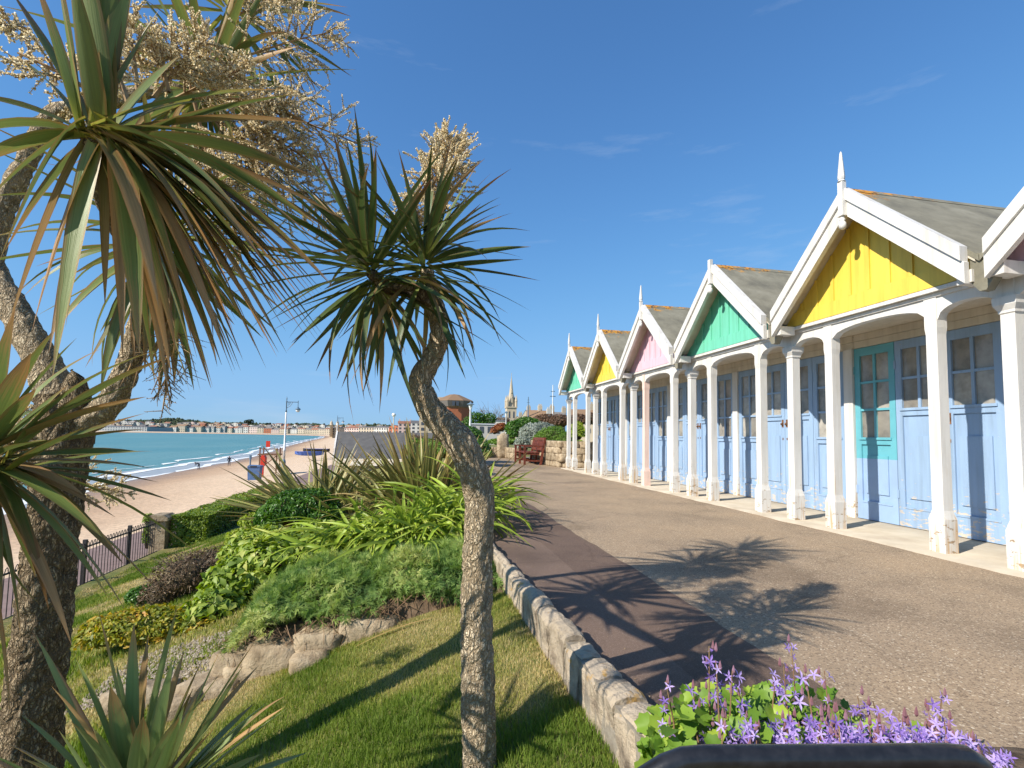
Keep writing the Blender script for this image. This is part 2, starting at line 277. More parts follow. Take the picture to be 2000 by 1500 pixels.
def _felt():
    t, b = ft, fb; l = t.links.new; g = N(t, 'ShaderNodeNewGeometry')
    n1 = N(t, 'ShaderNodeTexNoise', Scale=2.5, Detail=8, Roughness=.7); l(g.outputs['Position'], n1.inputs['Vector'])
    r1 = ramp(t, [(.3, (.12, .112, .085)), (.5, (.20, .185, .135)), (.72, (.28, .262, .20))]); l(n1.outputs['Fac'], r1.inputs['Fac'])
    sx = N(t, 'ShaderNodeSeparateXYZ'); l(g.outputs['Position'], sx.inputs[0])
    mr = N(t, 'ShaderNodeMapRange'); mr.inputs['From Min'].default_value = 3.28; mr.inputs['From Max'].default_value = 3.72; mr.inputs['To Min'].default_value = -.34; mr.inputs['To Max'].default_value = .16; l(sx.outputs['Z'], mr.inputs['Value'])
    m2 = N(t, 'ShaderNodeMapRange'); m2.inputs['From Min'].default_value = 4.4; m2.inputs['From Max'].default_value = 6.2; m2.inputs['To Min'].default_value = .1; m2.inputs['To Max'].default_value = -.16; l(sx.outputs['X'], m2.inputs['Value'])
    n2 = N(t, 'ShaderNodeTexNoise', Scale=6, Detail=8, Roughness=.72); l(g.outputs['Position'], n2.inputs['Vector'])
    a = N(t, 'ShaderNodeMath'); a.operation = 'ADD'; l(n2.outputs['Fac'], a.inputs[0]); l(mr.outputs[0], a.inputs[1]); a2 = N(t, 'ShaderNodeMath'); a2.operation = 'ADD'; l(a.outputs[0], a2.inputs[0]); l(m2.outputs[0], a2.inputs[1])
    r2 = ramp(t, [(.58, (0, 0, 0)), (.66, (1, 1, 1))]); l(a2.outputs[0], r2.inputs['Fac'])
    n3 = N(t, 'ShaderNodeTexNoise', Scale=22, Detail=4); l(g.outputs['Position'], n3.inputs['Vector']); r3 = ramp(t, [(.38, (.06, .045, .03)), (.5, (.50, .21, .02)), (.7, (.55, .3, .05))]); l(n3.outputs['Fac'], r3.inputs['Fac'])
    mx_ = N(t, 'ShaderNodeMixRGB'); l(r2.outputs[0], mx_.inputs['Fac']); l(r1.outputs[0], mx_.inputs['Color1']); l(r3.outputs[0], mx_.inputs['Color2']); l(mx_.outputs[0], b.inputs['Base Color']); b.inputs['Roughness'].default_value = .9
    n4 = N(t, 'ShaderNodeTexNoise', Scale=120, Detail=4); l(g.outputs['Position'], n4.inputs['Vector']); bp = N(t, 'ShaderNodeBump', Strength=.5, Distance=.006); l(n4.outputs['Fac'], bp.inputs['Height']); l(bp.outputs[0], b.inputs['Normal'])
_felt()
TEALDOOR, tt, tb = new_mat('blue_door_paint_with_teal_repair')
def _teal():
    t, b = tt, tb; l = t.links.new; g = N(t, 'ShaderNodeNewGeometry'); sx = N(t, 'ShaderNodeSeparateXYZ'); l(g.outputs['Position'], sx.inputs[0])
    n = N(t, 'ShaderNodeTexNoise', Scale=5, Detail=5); l(g.outputs['Position'], n.inputs['Vector'])
    ra = ramp(t, [(.3, (.27, .38, .56)), (.65, (.30, .43, .62))]); rb = ramp(t, [(.3, (.11, .36, .43)), (.65, (.13, .41, .48))]); l(n.outputs['Fac'], ra.inputs['Fac']); l(n.outputs['Fac'], rb.inputs['Fac'])
    gt = N(t, 'ShaderNodeMath'); gt.operation = 'GREATER_THAN'; gt.inputs[1].default_value = .80; l(sx.outputs['Z'], gt.inputs[0])
    mx_ = N(t, 'ShaderNodeMixRGB'); l(gt.outputs[0], mx_.inputs['Fac']); l(ra.outputs[0], mx_.inputs['Color1']); l(rb.outputs[0], mx_.inputs['Color2']); l(mx_.outputs[0], b.inputs['Base Color']); b.inputs['Roughness'].default_value = .45
_teal()
CHIPPED = asphalt('chipped_asphalt', (.30, .225, .15), (.56, .47, .35), (.18, .13, .09), scale=135)
SMOOTH = asphalt('dark_smooth_asphalt', (.135, .092, .070), (.22, .17, .14), (.105, .072, .055), fleck=.8, scale=260)
SMOOTH2 = asphalt('brown_smooth_asphalt', (.165, .115, .088), (.25, .19, .155), (.13, .09, .07), fleck=.8, scale=260)
CONC = surf('pale_concrete', [(.3, (.36, .30, .225)), (.55, (.46, .40, .31)), (.75, (.52, .46, .37))], scale=2.2, rough=.85, bump=.3, bscale=70, coord='Object')
STONE = surf('weathered_limestone', [(.28, (.12, .085, .05)), (.45, (.29, .22, .14)), (.62, (.42, .335, .225)), (.8, (.33, .255, .17))], scale=7, rough=.9, bump=.9, bscale=26, bdist=.02, objrand=.18)
WALLSTONE = surf('lichened_wall_stone', [(.25, (.09, .07, .05)), (.38, (.27, .215, .155)), (.52, (.44, .36, .26)), (.62, (.36, .30, .23)), (.69, (.44, .26, .07)), (.76, (.31, .26, .19))], scale=9, rough=.92, bump=1.0, bscale=30, bdist=.02, objrand=.12)
SOIL = surf('dry_soil', [(.3, (.055, .036, .022)), (.6, (.16, .11, .07)), (.8, (.26, .2, .13))], scale=9, rough=.95, bump=.8, bscale=40, bdist=.02)
TURF = surf('lawn_turf', [(.25, (.09, .115, .026)), (.45, (.15, .165, .04)), (.6, (.22, .195, .065)), (.75, (.30, .235, .10))], scale=2.4, rough=.95, bump=.8, bscale=120, bdist=.015, detail=8)
def bark(name, crack, mid, pale, scale=34, bump=1.0):
    m, t, b = new_mat(name); l = t.links.new; co = N(t, 'ShaderNodeTexCoord'); nz_ = N(t, 'ShaderNodeTexNoise', Scale=12, Detail=4); l(co.outputs['Object'], nz_.inputs['Vector'])
    mm = N(t, 'ShaderNodeMixRGB'); mm.blend_type = 'ADD'; mm.inputs['Fac'].default_value = .05; l(co.outputs['Object'], mm.inputs['Color1']); l(nz_.outputs['Color'], mm.inputs['Color2'])
    mp_ = N(t, 'ShaderNodeMapping'); mp_.inputs['Scale'].default_value = (1, 1, .34); l(mm.outputs[0], mp_.inputs['Vector'])
    v = N(t, 'ShaderNodeTexVoronoi', Scale=scale); v.feature = 'DISTANCE_TO_EDGE'; l(mp_.outputs[0], v.inputs['Vector'])
    v2 = N(t, 'ShaderNodeTexVoronoi', Scale=scale*2.7); v2.feature = 'DISTANCE_TO_EDGE'; l(mp_.outputs[0], v2.inputs['Vector'])
    n2 = N(t, 'ShaderNodeTexNoise', Scale=9, Detail=8, Roughness=.7); l(mp_.outputs[0], n2.inputs['Vector'])
    r1 = ramp(t, [(.0, (.1,)*3), (.22, (1, 1, 1))]); l(v.outputs['Distance'], r1.inputs['Fac']); r2 = ramp(t, [(.0, (.25,)*3), (.14, (1, 1, 1))]); l(v2.outputs['Distance'], r2.inputs['Fac'])
    h = N(t, 'ShaderNodeMixRGB'); h.blend_type = 'MULTIPLY'; h.inputs['Fac'].default_value = 1; l(r1.outputs[0], h.inputs['Color1']); l(r2.outputs[0], h.inputs['Color2'])
    rc = ramp(t, [(.3, mid), (.62, pale), (.75, tuple(q*.8 for q in mid))]); l(n2.outputs['Fac'], rc.inputs['Fac'])
    mx_ = N(t, 'ShaderNodeMixRGB'); l(h.outputs[0], mx_.inputs['Fac']); mx_.inputs['Color1'].default_value = (*crack, 1); l(rc.outputs[0], mx_.inputs['Color2']); l(mx_.outputs[0], b.inputs['Base Color']); b.inputs['Roughness'].default_value = .95; b.inputs['Specular IOR Level'].default_value = .15
    ad = N(t, 'ShaderNodeMath'); ad.operation = 'MULTIPLY_ADD'; l(n2.outputs['Fac'], ad.inputs[0]); ad.inputs[1].default_value = .8; l(h.outputs[0], ad.inputs[2])
    bp = N(t, 'ShaderNodeBump', Strength=bump, Distance=.012); l(ad.outputs[0], bp.inputs['Height']); l(bp.outputs[0], b.inputs['Normal'])
    return m
BARK = bark('corky_bark', (.30, .225, .14), (.56, .445, .29), (.74, .62, .44), scale=58)
BARKD = bark('dark_bark', (.12, .085, .05), (.27, .20, .12), (.45, .355, .23), scale=46)
LEAFG = blade('cordyline_leaf', (.42, .42, .07), (.175, .225, .06), (.40, .22, .085), (.36, .18, .07), tip_at=.78, trans=.3, margin=.7)
LEAFD = blade('dry_cordyline_leaf', (.26, .22, .07), (.30, .23, .085), (.50, .31, .14), (.38, .18, .07), tip_at=.42, trans=.3)
LEAFS = blade('sword_leaf', (.28, .34, .11), (.25, .33, .12), (.40, .24, .10), (.33, .26, .11), tip_at=.86, trans=.2, margin=.5)
LEAFK = blade('dark_cordyline_leaf', (.26, .30, .06), (.075, .115, .032), (.20, .10, .045), (.17, .08, .035), tip_at=.8, margin=.5)
PHOR = blade('flax_blade', (.17, .15, .045), (.23, .24, .07), (.38, .25, .10), (.42, .32, .12), tip_at=.72, var=.4)
LILY = blade('daylily_blade', (.20, .30, .04), (.30, .41, .045), (.46, .48, .08), (.42, .46, .07), tip_at=.85, var=.3, trans=.35, margin=.4)
FLORET = foliage('cream_florets', [(0, (.68, .54, .30)), (.5, (.85, .74, .50)), (1, (.93, .88, .72))], rough=.7, trans=.4, spec=.1)
FSTALK = surf('flower_stalk', [(.4, (.24, .15, .075)), (.6, (.36, .25, .13))], scale=20, rough=.8)
BLACKIRON = surf('black_painted_iron', [(.4, (.012, .012, .013)), (.7, (.022, .022, .024))], scale=40, rough=.28, spec=.55, bump=.12, bscale=160, bdist=.002)
IRON = surf('dark_iron', [(.4, (.03, .028, .028)), (.7, (.055, .05, .05))], scale=20, rough=.6)
TEAK = surf('red_brown_bench_wood', [(.3, (.09, .022, .013)), (.6, (.19, .05, .028)), (.8, (.24, .075, .04))], scale=9, rough=.55, stretch=(1, .2, 1))
WPOST = surf('white_lamp_paint', [(.3, (.62, .62, .62)), (.7, (.8, .8, .8))], scale=4, rough=.4)
BGREY = surf('blue_grey_metal', [(.3, (.10, .16, .22)), (.7, (.16, .24, .32))], scale=6, rough=.45)
GLASSW = surf('opal_lamp_glass', [(.3, (.7, .7, .68)), (.7, (.85, .85, .82))], scale=4, rough=.15, spec=.5)
SLATE = surf('dark_grey_roof_sheet', [(.3, (.075, .072, .07)), (.7, (.115, .11, .105))], scale=2.5, rough=.8, stretch=(1, 1, .3), bump=.2)
TWIGCORE = surf('dark_core_and_brown_twigs', [(.3, (.045, .035, .02)), (.6, (.085, .065, .038)), (.8, (.12, .09, .055))], scale=14, rough=1)  # trunk brown, and the dark fill that paints shade inside the foliage

# ================================================================== THE SETTING
def grid(xs, ys, zf):
    X, Y = np.meshgrid(xs, ys, indexing='ij'); Z = zf(X.ravel(), Y.ravel())
    V = np.stack([X.ravel(), Y.ravel(), Z], 1); n, m = len(xs), len(ys)
    i = np.arange(n-1)[:, None]*m+np.arange(m-1)[None, :]
    return V, np.stack([i, i+m, i+m+1, i+1], -1).reshape(-1, 4)
def structure(o): o['kind'] = 'structure'; return o
# inland ground reaching the horizon behind huts and path
structure(MB().box(.72, 2500, -60, 3200, -.6, -.03).build('ground', TURF))
PY1 = 24.5
def pleft(y): return np.interp(y, [-3, 1.5, 4.2, 7, 10, 14, 18, 22, 25], [.86, .84, .68, .62, .62, .95, 1.9, 2.4, 2.5])
ys = np.linspace(-3, PY1, 220)
def strip(xl, xr, z):
    V = []; Fc = []
    for k, y in enumerate(ys): V += [(xl(y), y, z), (xr(y), y, z)]
    for k in range(len(ys)-1): Fc.append((2*k, 2*k+1, 2*k+3, 2*k+2))
    return V, np.array(Fc)
V, Fc = strip(lambda y: pleft(y)-.02, lambda y: 6.2, 0.0); structure(mk('path', V, Fc, CHIPPED))
V, Fc = strip(lambda y: pleft(y)-.015, lambda y: max(pleft(y)+.05, 1.655+.012*math.sin(y*2.1)+.008*math.sin(y*7.3)+.006*math.sin(y*17)), .004); structure(mk('path_edge_strip', V, Fc, SMOOTH))
V, Fc = strip(lambda y: pleft(y)-.01, lambda y: max(pleft(y)+.02, 1.17+.01*math.sin(y*1.7+1)), .008); structure(mk('path_patch_strip', V, Fc, SMOOTH2))
# concrete porch floor in front of the doors, its outer edge slightly ragged
m = MB(); pts = []
yy = np.linspace(-1.5, 15.62, 120); xo = 4.545+.018*np.sin(yy*3.1)+.02*rng.standard_normal(120)*.5
V = []; Fc = []
for k, y in enumerate(yy): V += [(xo[k], y, -.02), (xo[k]+.012, y, .022), (5.72, y, .022)]
for k in range(119): a = 3*k; Fc += [(a, a+1, a+4, a+3), (a+1, a+2, a+5, a+4)]
structure(mk('porch_floor', V, np.array(Fc), CONC))

# grass bank falling from the path wall to the promenade
def bankz(x, y):
    z = bank(x)+.05*(fbm(np.stack([x*.9, y*.9, x*0], 1))-.45)*2
    # the planted bed above the rocks is a step higher than the mown slope
    return z
xs = np.concatenate([np.linspace(-7.6, -3, 30), np.linspace(-2.9, .66, 60)]); ysb = np.concatenate([np.linspace(-2, 7, 90), np.linspace(7.2, 75, 90)])
V, Fc = grid(xs, ysb, bankz); structure(mk('grass_bank', V, Fc, TURF, smooth=True))
# promenade, beach, sea
PROM = surf('promenade_tarmac', [(.3, (.20, .135, .12)), (.7, (.27, .19, .165))], scale=3, rough=.9)
structure(MB().box(-10.6, -7.72, -6, 420, -3.6, -3.0).build('promenade', PROM))
SHORE = np.array([(-22,-40),(-26,10),(-31.5,49),(-36,67),(-37.6,82),(-38.6,101),(-39.8,120),(-46,168),(-61.5,259),(-86,427),(-122,700),(-165,960),(-205,1120),(-270,1215),(-372,1262),(-462,1225),(-533,1156),(-575,1078),(-640,960),(-760,860),(-980,800)], float)
def resample(P, n):
    d = np.r_[0, np.cumsum(np.linalg.norm(np.diff(P, axis=0), axis=1))]; d = d**.5; t = np.linspace(0, d[-1], n)
    # smooth curve through the points
    out = np.stack([np.interp(t, d, P[:, k]) for k in (0, 1)], 1)
    for _ in range(3): out[1:-1] = .25*out[:-2]+.5*out[1:-1]+.25*out[2:]
    return out
SH = resample(SHORE, 160); Tn = unit(np.gradient(SH, axis=0)); Nn = np.stack([Tn[:, 1], -Tn[:, 0]], 1)   # points inland
SEA = -5.6
offs = [(-25, -7.2), (-8, -6.05), (0, -5.6), (4, -5.32), (10, -4.75), (17, -4.1), (24, -3.5), (40, -3.1), (75, -3.0)]
V = []
for j, (o_, z) in enumerate(offs):
    for i in range(len(SH)):
        q = SH[i]+Nn[i]*o_*(1+ (.12*math.sin(i*.9) if 0 < j < 5 else 0)); V.append((q[0], q[1], z))
n = len(SH); Fc = np.array([(j*n+i, (j+1)*n+i, (j+1)*n+i+1, j*n+i+1) for j in range(len(offs)-1) for i in range(n-1)])
SAND, st_, sb_ = new_mat('beach_sand')
def _sand():
    t, b = st_, sb_; l = t.links.new; g = N(t, 'ShaderNodeNewGeometry'); sx = N(t, 'ShaderNodeSeparateXYZ'); l(g.outputs['Position'], sx.inputs[0])
    n1 = N(t, 'ShaderNodeTexNoise', Scale=.22, Detail=8, Roughness=.62); l(g.outputs['Position'], n1.inputs['Vector'])
    mm = N(t, 'ShaderNodeMath'); mm.operation = 'MULTIPLY_ADD'; mm.inputs[1].default_value = .5; l(n1.outputs['Fac'], mm.inputs[0]); l(sx.outputs['Z'], mm.inputs[2])
    mr = N(t, 'ShaderNodeMapRange'); mr.inputs['From Min'].default_value = -5.45; mr.inputs['From Max'].default_value = -3.2; l(mm.outputs[0], mr.inputs['Value'])
    r = ramp(t, [(0, (.25, .165, .10)), (.14, (.32, .205, .12)), (.30, (.44, .29, .175)), (.55, (.58, .42, .275)), (1, (.66, .50, .35))]); l(mr.outputs[0], r.inputs['Fac'])
    v = N(t, 'ShaderNodeTexVoronoi', Scale=6); l(g.outputs['Position'], v.inputs['Vector']); sp = N(t, 'ShaderNodeSeparateColor'); l(v.outputs['Color'], sp.inputs[0])
    r2 = ramp(t, [(0, (.72, .72, .72)), (.6, (1, 1, 1)), (1, (1.15, 1.14, 1.12))]); l(sp.outputs[0], r2.inputs['Fac']); mx_ = N(t, 'ShaderNodeMixRGB'); mx_.blend_type = 'MULTIPLY'; mx_.inputs['Fac'].default_value = .8; l(r.outputs[0], mx_.inputs['Color1']); l(r2.outputs[0], mx_.inputs['Color2'])
    l(mx_.outputs[0], b.inputs['Base Color']); rr = ramp(t, [(0, (.3,)*3), (.14, (.6,)*3), (.3, (.95,)*3)]); l(mr.outputs[0], rr.inputs['Fac']); l(rr.outputs[0], b.inputs['Roughness'])
    bp = N(t, 'ShaderNodeBump', Strength=.4, Distance=.05); l(v.outputs['Distance'], bp.inputs['Height']); l(bp.outputs[0], b.inputs['Normal'])
_sand()
structure(mk('beach', V, Fc, SAND, smooth=True))
WATER, wt_, wb_ = new_mat('sea_water')
def _sea():
    t, b = wt_, wb_; l = t.links.new; g = N(t, 'ShaderNodeNewGeometry'); mp_ = N(t, 'ShaderNodeMapping'); mp_.inputs['Scale'].default_value = (.05, .012, 1); mp_.inputs['Rotation'].default_value = (0, 0, -.25); l(g.outputs['Position'], mp_.inputs['Vector'])
    n = N(t, 'ShaderNodeTexNoise', Scale=1, Detail=5); l(mp_.outputs[0], n.inputs['Vector'])
    r = ramp(t, [(.3, (.07, .205, .205)), (.55, (.095, .235, .225)), (.75, (.14, .27, .25))]); l(n.outputs['Fac'], r.inputs['Fac']); l(r.outputs[0], b.inputs['Base Color'])
    b.inputs['Roughness'].default_value = .35; b.inputs['Specular IOR Level'].default_value = .22
    m2 = N(t, 'ShaderNodeMapping'); m2.inputs['Scale'].default_value = (.5, .16, 1); m2.inputs['Rotation'].default_value = (0, 0, -.25); l(g.outputs['Position'], m2.inputs['Vector']); n2 = N(t, 'ShaderNodeTexNoise', Scale=1.6, Detail=6, Roughness=.6); l(m2.outputs[0], n2.inputs['Vector'])
    bp = N(t, 'ShaderNodeBump', Strength=.55, Distance=.5); l(n2.outputs['Fac'], bp.inputs['Height']); l(bp.outputs[0], b.inputs['Normal'])
_sea()
V = [(-7000, -600, SEA), (-18, -600, SEA), (-18, 60, SEA), (20, 1500, SEA), (-7000, 6000, SEA)]
sea = structure(mk('sea', V, [(0, 1, 2, 3, 4)], WATER))
FOAM = surf('wave_foam', [(.3, (.6, .64, .64)), (.6, (.82, .84, .84))], scale=3, rough=.8)
SHAL = surf('shallow_wash', [(.3, (.30, .30, .28)), (.7, (.42, .40, .37))], scale=.6, rough=.3, spec=.3)
def shoreband(name, off, wid, z, i0, i1, mat, holes=.0, seed=0):
    r = np.random.default_rng(seed); V = []; Fc = []; k = 0; S = resample(SH[i0:i1], (i1-i0)*6); Tt = unit(np.gradient(S, axis=0)); Nt = np.stack([Tt[:, 1], -Tt[:, 0]], 1)
    ln = np.arange(len(S)); wob = (fbm(np.stack([ln*.13, ln*0+seed, ln*0], 1))-.44)*2; ww = np.clip((fbm(np.stack([ln*.21, ln*0+seed+9, ln*0], 1))-.44+.25-holes)*3.2, 0, 1)
    ww *= np.clip(np.minimum(ln, len(S)-1-ln)/6, 0, 1)
    for i in range(len(S)):
        a = S[i]+Nt[i]*(off+wob[i]*2.2); b = a+Nt[i]*(-wid*ww[i]); V += [(a[0], a[1], z), (b[0], b[1], z)]
    for i in range(len(S)-1):
        if ww[i]+ww[i+1] > .04: Fc.append((2*i, 2*i+1, 2*i+3, 2*i+2))
    return mk(name, V, np.array(Fc), mat, sea)
shoreband('wash', 1.6, 7.5, SEA+.03, 8, 120, SHAL, -.4, 1)
shoreband('foam_line', .6, 1.3, SEA+.06, 8, 125, FOAM, -.1, 2)
shoreband('foam_line', -4.2, 1.5, SEA+.07, 8, 110, FOAM, .0, 5)
shoreband('foam_line', -9, 1.3, SEA+.07, 14, 75, FOAM, .12, 8)

# ================================================================== BEACH HUTS
XP, XB, XD, Y0, S_ = 4.684, 4.375, 5.665, 3.2395, 2.4505
ZR, ZE, HW = 3.69, 2.618, 1.14
SL = (ZR-ZE)/HW
def post_profile(cap):
    h = .052; p = [(.072, 0), (.072, .30), (.066, .32), (h, .38), (h, 1.95)]
    if cap: p += [(h, 2.05), (.062, 2.06), (.062, 2.08), (.085, 2.125), (.088, 2.17), (.088, 2.19)]
    else: p += [(h, 2.0), (.058, 2.06), (.058, 2.41)]
    return [(r*math.sqrt(2), z) for r, z in p]
def square_post(y, cap, x=XP+.06): return MB().lathe((x, y, .02), post_profile(cap), 4, math.pi/4)
DOORS = {}
def door_leaf(parent, y0, y1, rows, mat, handle, swing=0):
    """framed and glazed door leaf; y0<y1; rows of panes"""
    x0, x1 = XD, XD+.045; z0, z1 = .03, 2.235; st = .082; zt = 2.13; zb = 1.42 if rows == 2 else 1.07
    m = MB(); m.box(x0, x1, y0+.004, y0+st, z0, z1); m.box(x0, x1, y1-st, y1-.004, z0, z1)
    a, b = y0+st, y1-st; m.box(x0+.001, x1, a, b, zt, z1); m.box(x0+.001, x1, a, b, zb-.09, zb); m.box(x0+.001, x1, a, b, z0, .26)
    mid = (a+b)/2; m.box(x0+.006, x1, mid-.016, mid+.016, zb, zt)
    ph = (zt-zb)/rows
    for k in range(1, rows): m.box(x0+.007, x1, a, mid-.016, zb+k*ph-.014, zb+k*ph+.014); m.box(x0+.007, x1, mid+.016, b, zb+k*ph-.014, zb+k*ph+.014)
    m.box(x0-.014, x0+.001, a-.02, b+.02, zb-.03, zb-.004)          # sill bead under the glass
    m.box(x0+.022, x1-.004, a, b, .26, zb-.09)                        # sunk panel
    d = m.build('door', mat, parent)
    pt = zb-.09-.24 if rows == 2 else zb-.09-.14
    MB().prism([(a+.05, .36), (b-.05, .36), (b-.05, pt), (a+.05, pt)], 'x', x0+.008, x0+.0215).build('panel', mat, d)
    MB().box(x0-.006, x0+.022, a-.006, b+.006, .24, .262).build('weather_bead', mat, d)
    for k in range(rows):
        for (p, q) in ((a, mid-.016), (mid+.016, b)):
            zz0 = zb+k*ph+(.014 if k else 0); zz1 = zb+(k+1)*ph-(.014 if k < rows-1 else 0)
            MB().box(x0+.026, x0+.032, p, q, zz0, zz1).build('pane', CURTAIN, d)
    if handle:
        hy = y1-.045 if handle > 0 else y0+.045
        MB().box(x0-.006, x0, hy-.018, hy+.018, 1.22, 1.34).lathe((x0-.022, hy, 1.27), [(.005, -.02), (.018, -.012), (.02, 0), (.018, .012), (.005, .02)], 8).build('handle', RUST, d)
        MB().box(x0-.004, x0, hy-.01, hy+.01, 1.02, 1.055).build('keyhole_plate', RUST, d)
    for hz in (.35, 1.9):
        hy = y0+.004 if (handle > 0 or (handle == 0 and swing > 0)) else y1-.004
        MB().box(x0-.008, x0+.0, hy-.012, hy+.012, hz, hz+.1).build('hinge', mat, d)
    return d
def hut(i, gable, label, finial=True, teal=None, last=False, odd=None):
    yc = Y0+S_*(i+.5); h = thing('beach_hut', label, 'beach hut', (XP, yc, 0), 'painted beach huts in a row')
    bk = 7.9
    # roof slopes with felt, running back from the bargeboards and down to the valley
    for s in (-1, 1):
        e = 1.222; ze = ZR-SL*e; yv = lambda y: yc+s*y
        P = [(yv(0), ZR), (yv(e), ze), (yv(e), ze-.05), (yv(0), ZR-.05)]
        MB().prism(P if s < 0 else P[::-1], 'x', XB+.055, bk).build('roof_slope', FELT, h)
        P = [(yv(.0), ZR-.052), (yv(1.19), ZR-SL*1.19-.052), (yv(1.19), ZR-SL*1.19-.075), (yv(0), ZR-.077)]
        MB().prism(P if s < 0 else P[::-1], 'x', XB+.06, XP-.002).build('soffit_board', CREAM, h)
        # bargeboard in two steps, lower end cut upright with a small return
        def bar(o0, o1, e1, x0, x1, name):
            P = [(yv(.0), ZR+o0), (yv(e1), ZR+o0-SL*e1), (yv(e1), ZR+o1-SL*e1), (yv(.0), ZR+o1)]
            return MB().prism(P if s < 0 else P[::-1], 'x', x0, x1).build(name, WHITE, h)
        bar(-.105, -.285, HW+.012, XB, XB+.05, 'bargeboard'); bar(.02, -.105, HW, XB-.024, XB+.056, 'bargeboard_trim')
        q0, q1 = sorted((yv(1.05), yv(1.17))); MB().box(XB+.052, XP-.054, q0, q1, 2.335, 2.44).build('purlin_end', WHITE, h)
    MB().prism([(yc-.06, ZR-.05), (yc, ZR+.012), (yc+.06, ZR-.05)], 'x', XB+.06, bk+.02).build('ridge_capping', FELT, h)
    # felt-covered valley end between this hut and the one nearer the camera
    b = yc-S_/2; MB().prism([(b-.085, ZR-SL*1.14-.02), (b, ZR-SL*1.222+.012), (b+.085, ZR-SL*1.14-.02), (b+.08, 2.33), (b+.02, 2.245), (b-.03, 2.245), (b-.085, 2.33)], 'x', XB+.075, XB+.16).build('valley_felt', FELT, h)
    # finial: square stem, turned spike above, ball below
    m = MB().box(XB-.052, XB-.001, yc-.03, yc+.03, 3.40, ZR+.075).box(XB-.06, XB-.006, yc-.036, yc+.036, 3.385, 3.40)
    f = m.build('finial', WHITE, h)
    MB().lathe((XB-.028, yc, 3.385), [(.018, 0), (.022, -.03), (.03, -.035), (.02, -.05), (.034, -.075), (.038, -.1), (.033, -.125), (.015, -.142), (.002, -.146)][::-1], 12).build('pendant_ball', WHITE, f, True)
    if finial: MB().lathe((XB-.028, yc, ZR+.073), [(.04, 0), (.028, .015), (.034, .03), (.036, .05), (.03, .12), (.012, .31), (.004, .33)], 8).build('spike', WHITE, f)
    # gable boarding with cover battens
    hwg = 1.135; zb = 2.445; zt = ZR-.07
    hb = (zt-zb)/SL
    g = MB().prism([(yc-hb, zb), (yc+hb, zb), (yc, zt)], 'x', XP-.03, XP).build('gable_boarding', gable, h)
    MB().prism([(yc-hb+.02, zb+.002), (yc+hb-.02, zb+.002), (yc+hb-.17, zb+.17), (yc-hb+.17, zb+.17)], 'x', XP-.048, XP-.0305).build('bottom_rail', gable, g)
    for k in range(-4, 5):
        y = yc+k*.235; top = zt-SL*(abs(k)*.235+.025)
        if top-zb > .25: MB().box(XP-.046, XP-.0305, y-.02, y+.02, zb+.172, top).build('batten', gable, g)
    # arched lintel in three bays
    bays = [(-.5, -.2462, 2.13, 2.275), (-.2462, .2462, 2.19, 2.305), (.2462, .5, 2.13, 2.275)]
    m = MB(); ZL = 2.40
    for a, b_, zs, zc in bays:
        ya, yb = yc+a*S_+.05, yc+b_*S_-.05; n = 14; c = (ya+yb)/2; hw_ = (yb-ya)/2; V = []
        for k in range(n+1):
            y = ya+(yb-ya)*k/n; u = (y-c)/hw_; z = zs+(zc-zs)*math.sqrt(max(0, 1-abs(u)**2.4)); V += [(XP+.012, y, z), (XP+.012, y, ZL), (XP+.10, y, z), (XP+.10, y, ZL)]
        Fc = []
        for k in range(n): p = 4*k; Fc += [(p, p+4, p+5, p+1), (p+2, p+3, p+7, p+6), (p, p+2, p+6, p+4), (p+1, p+5, p+7, p+3)]
        m.add(V, Fc)
    m.build('lintel', WHITE, h)
    m = MB().box(XP-.052, XP+.11, yc-S_/2+.1, yc+S_/2-.1, ZL+.003, 2.44).box(XP-.008, XP+.011, yc-S_/2+.1, yc+S_/2-.1, 2.365, ZL)
    m.build('lintel_moulding', WHITE, h)
    MB().box(XP+.004, XP+.11, yc-S_/2-.055, yc-S_/2+.055, 2.21, 2.40).build('corbel_block', WHITE, h)
    # posts
    for j, o_ in enumerate((-.2462, .2462)): square_post(yc+o_*S_, False).build('post', SALMON if odd == j else WHITE, h)
    square_post(yc-S_/2, True).build('capital_post', WHITE, h)
    if last:
        square_post(yc+S_/2, True).build('capital_post', WHITE, h); MB().box(XP+.004, XP+.11, yc+S_/2-.055, yc+S_/2+.055, 2.21, 2.40).build('corbel_block', WHITE, h)
    # porch ceiling and the boarding over the doors
    MB().box(XP+.105, XD+.1, yc-S_/2+.002, yc+S_/2-.002, 2.42, 2.45).build('porch_ceiling', CREAM, h)
    for k in range(2): MB().box(XD-.012-.006*k, XD+.05, yc-S_/2+.003, yc+S_/2-.003, 2.24+.09*k, 2.327+.09*k).build('head_board', CREAM, h)
    wp = yc-S_/2+.08
    MB().box(XD-.03, XD+.06, wp-.07, wp+.07, .022, 2.238).build('wall_post', WHITE, h)
    w_ = (S_-.144)/4; y = wp+.072
    for k, (rows, hd) in enumerate(((3, 0), (2, 1), (2, -1), (3, 0))):
        door_leaf(h, y, y+w_, rows, TEALDOOR if teal == k else BLUE, hd, 1 if k == 0 else -1); y += w_
    # enclosing walls behind
    MB().box(XD+.06, bk-.1, yc-S_/2+.002, yc-S_/2+.05, 0, 2.5).build('side_wall', WHITE, h)
    if last: MB().box(XD+.06, bk-.1, yc+S_/2-.03, yc+S_/2+.01, 0, 2.5).build('side_wall', WHITE, h)
    MB().box(bk-.1, bk-.04, yc-S_/2, yc+S_/2, 0, 2.52).build('back_wall', WHITE, h)
    return h
hut(-1, PINK, 'pink gabled beach hut cut off by the right edge, nearest in the row')
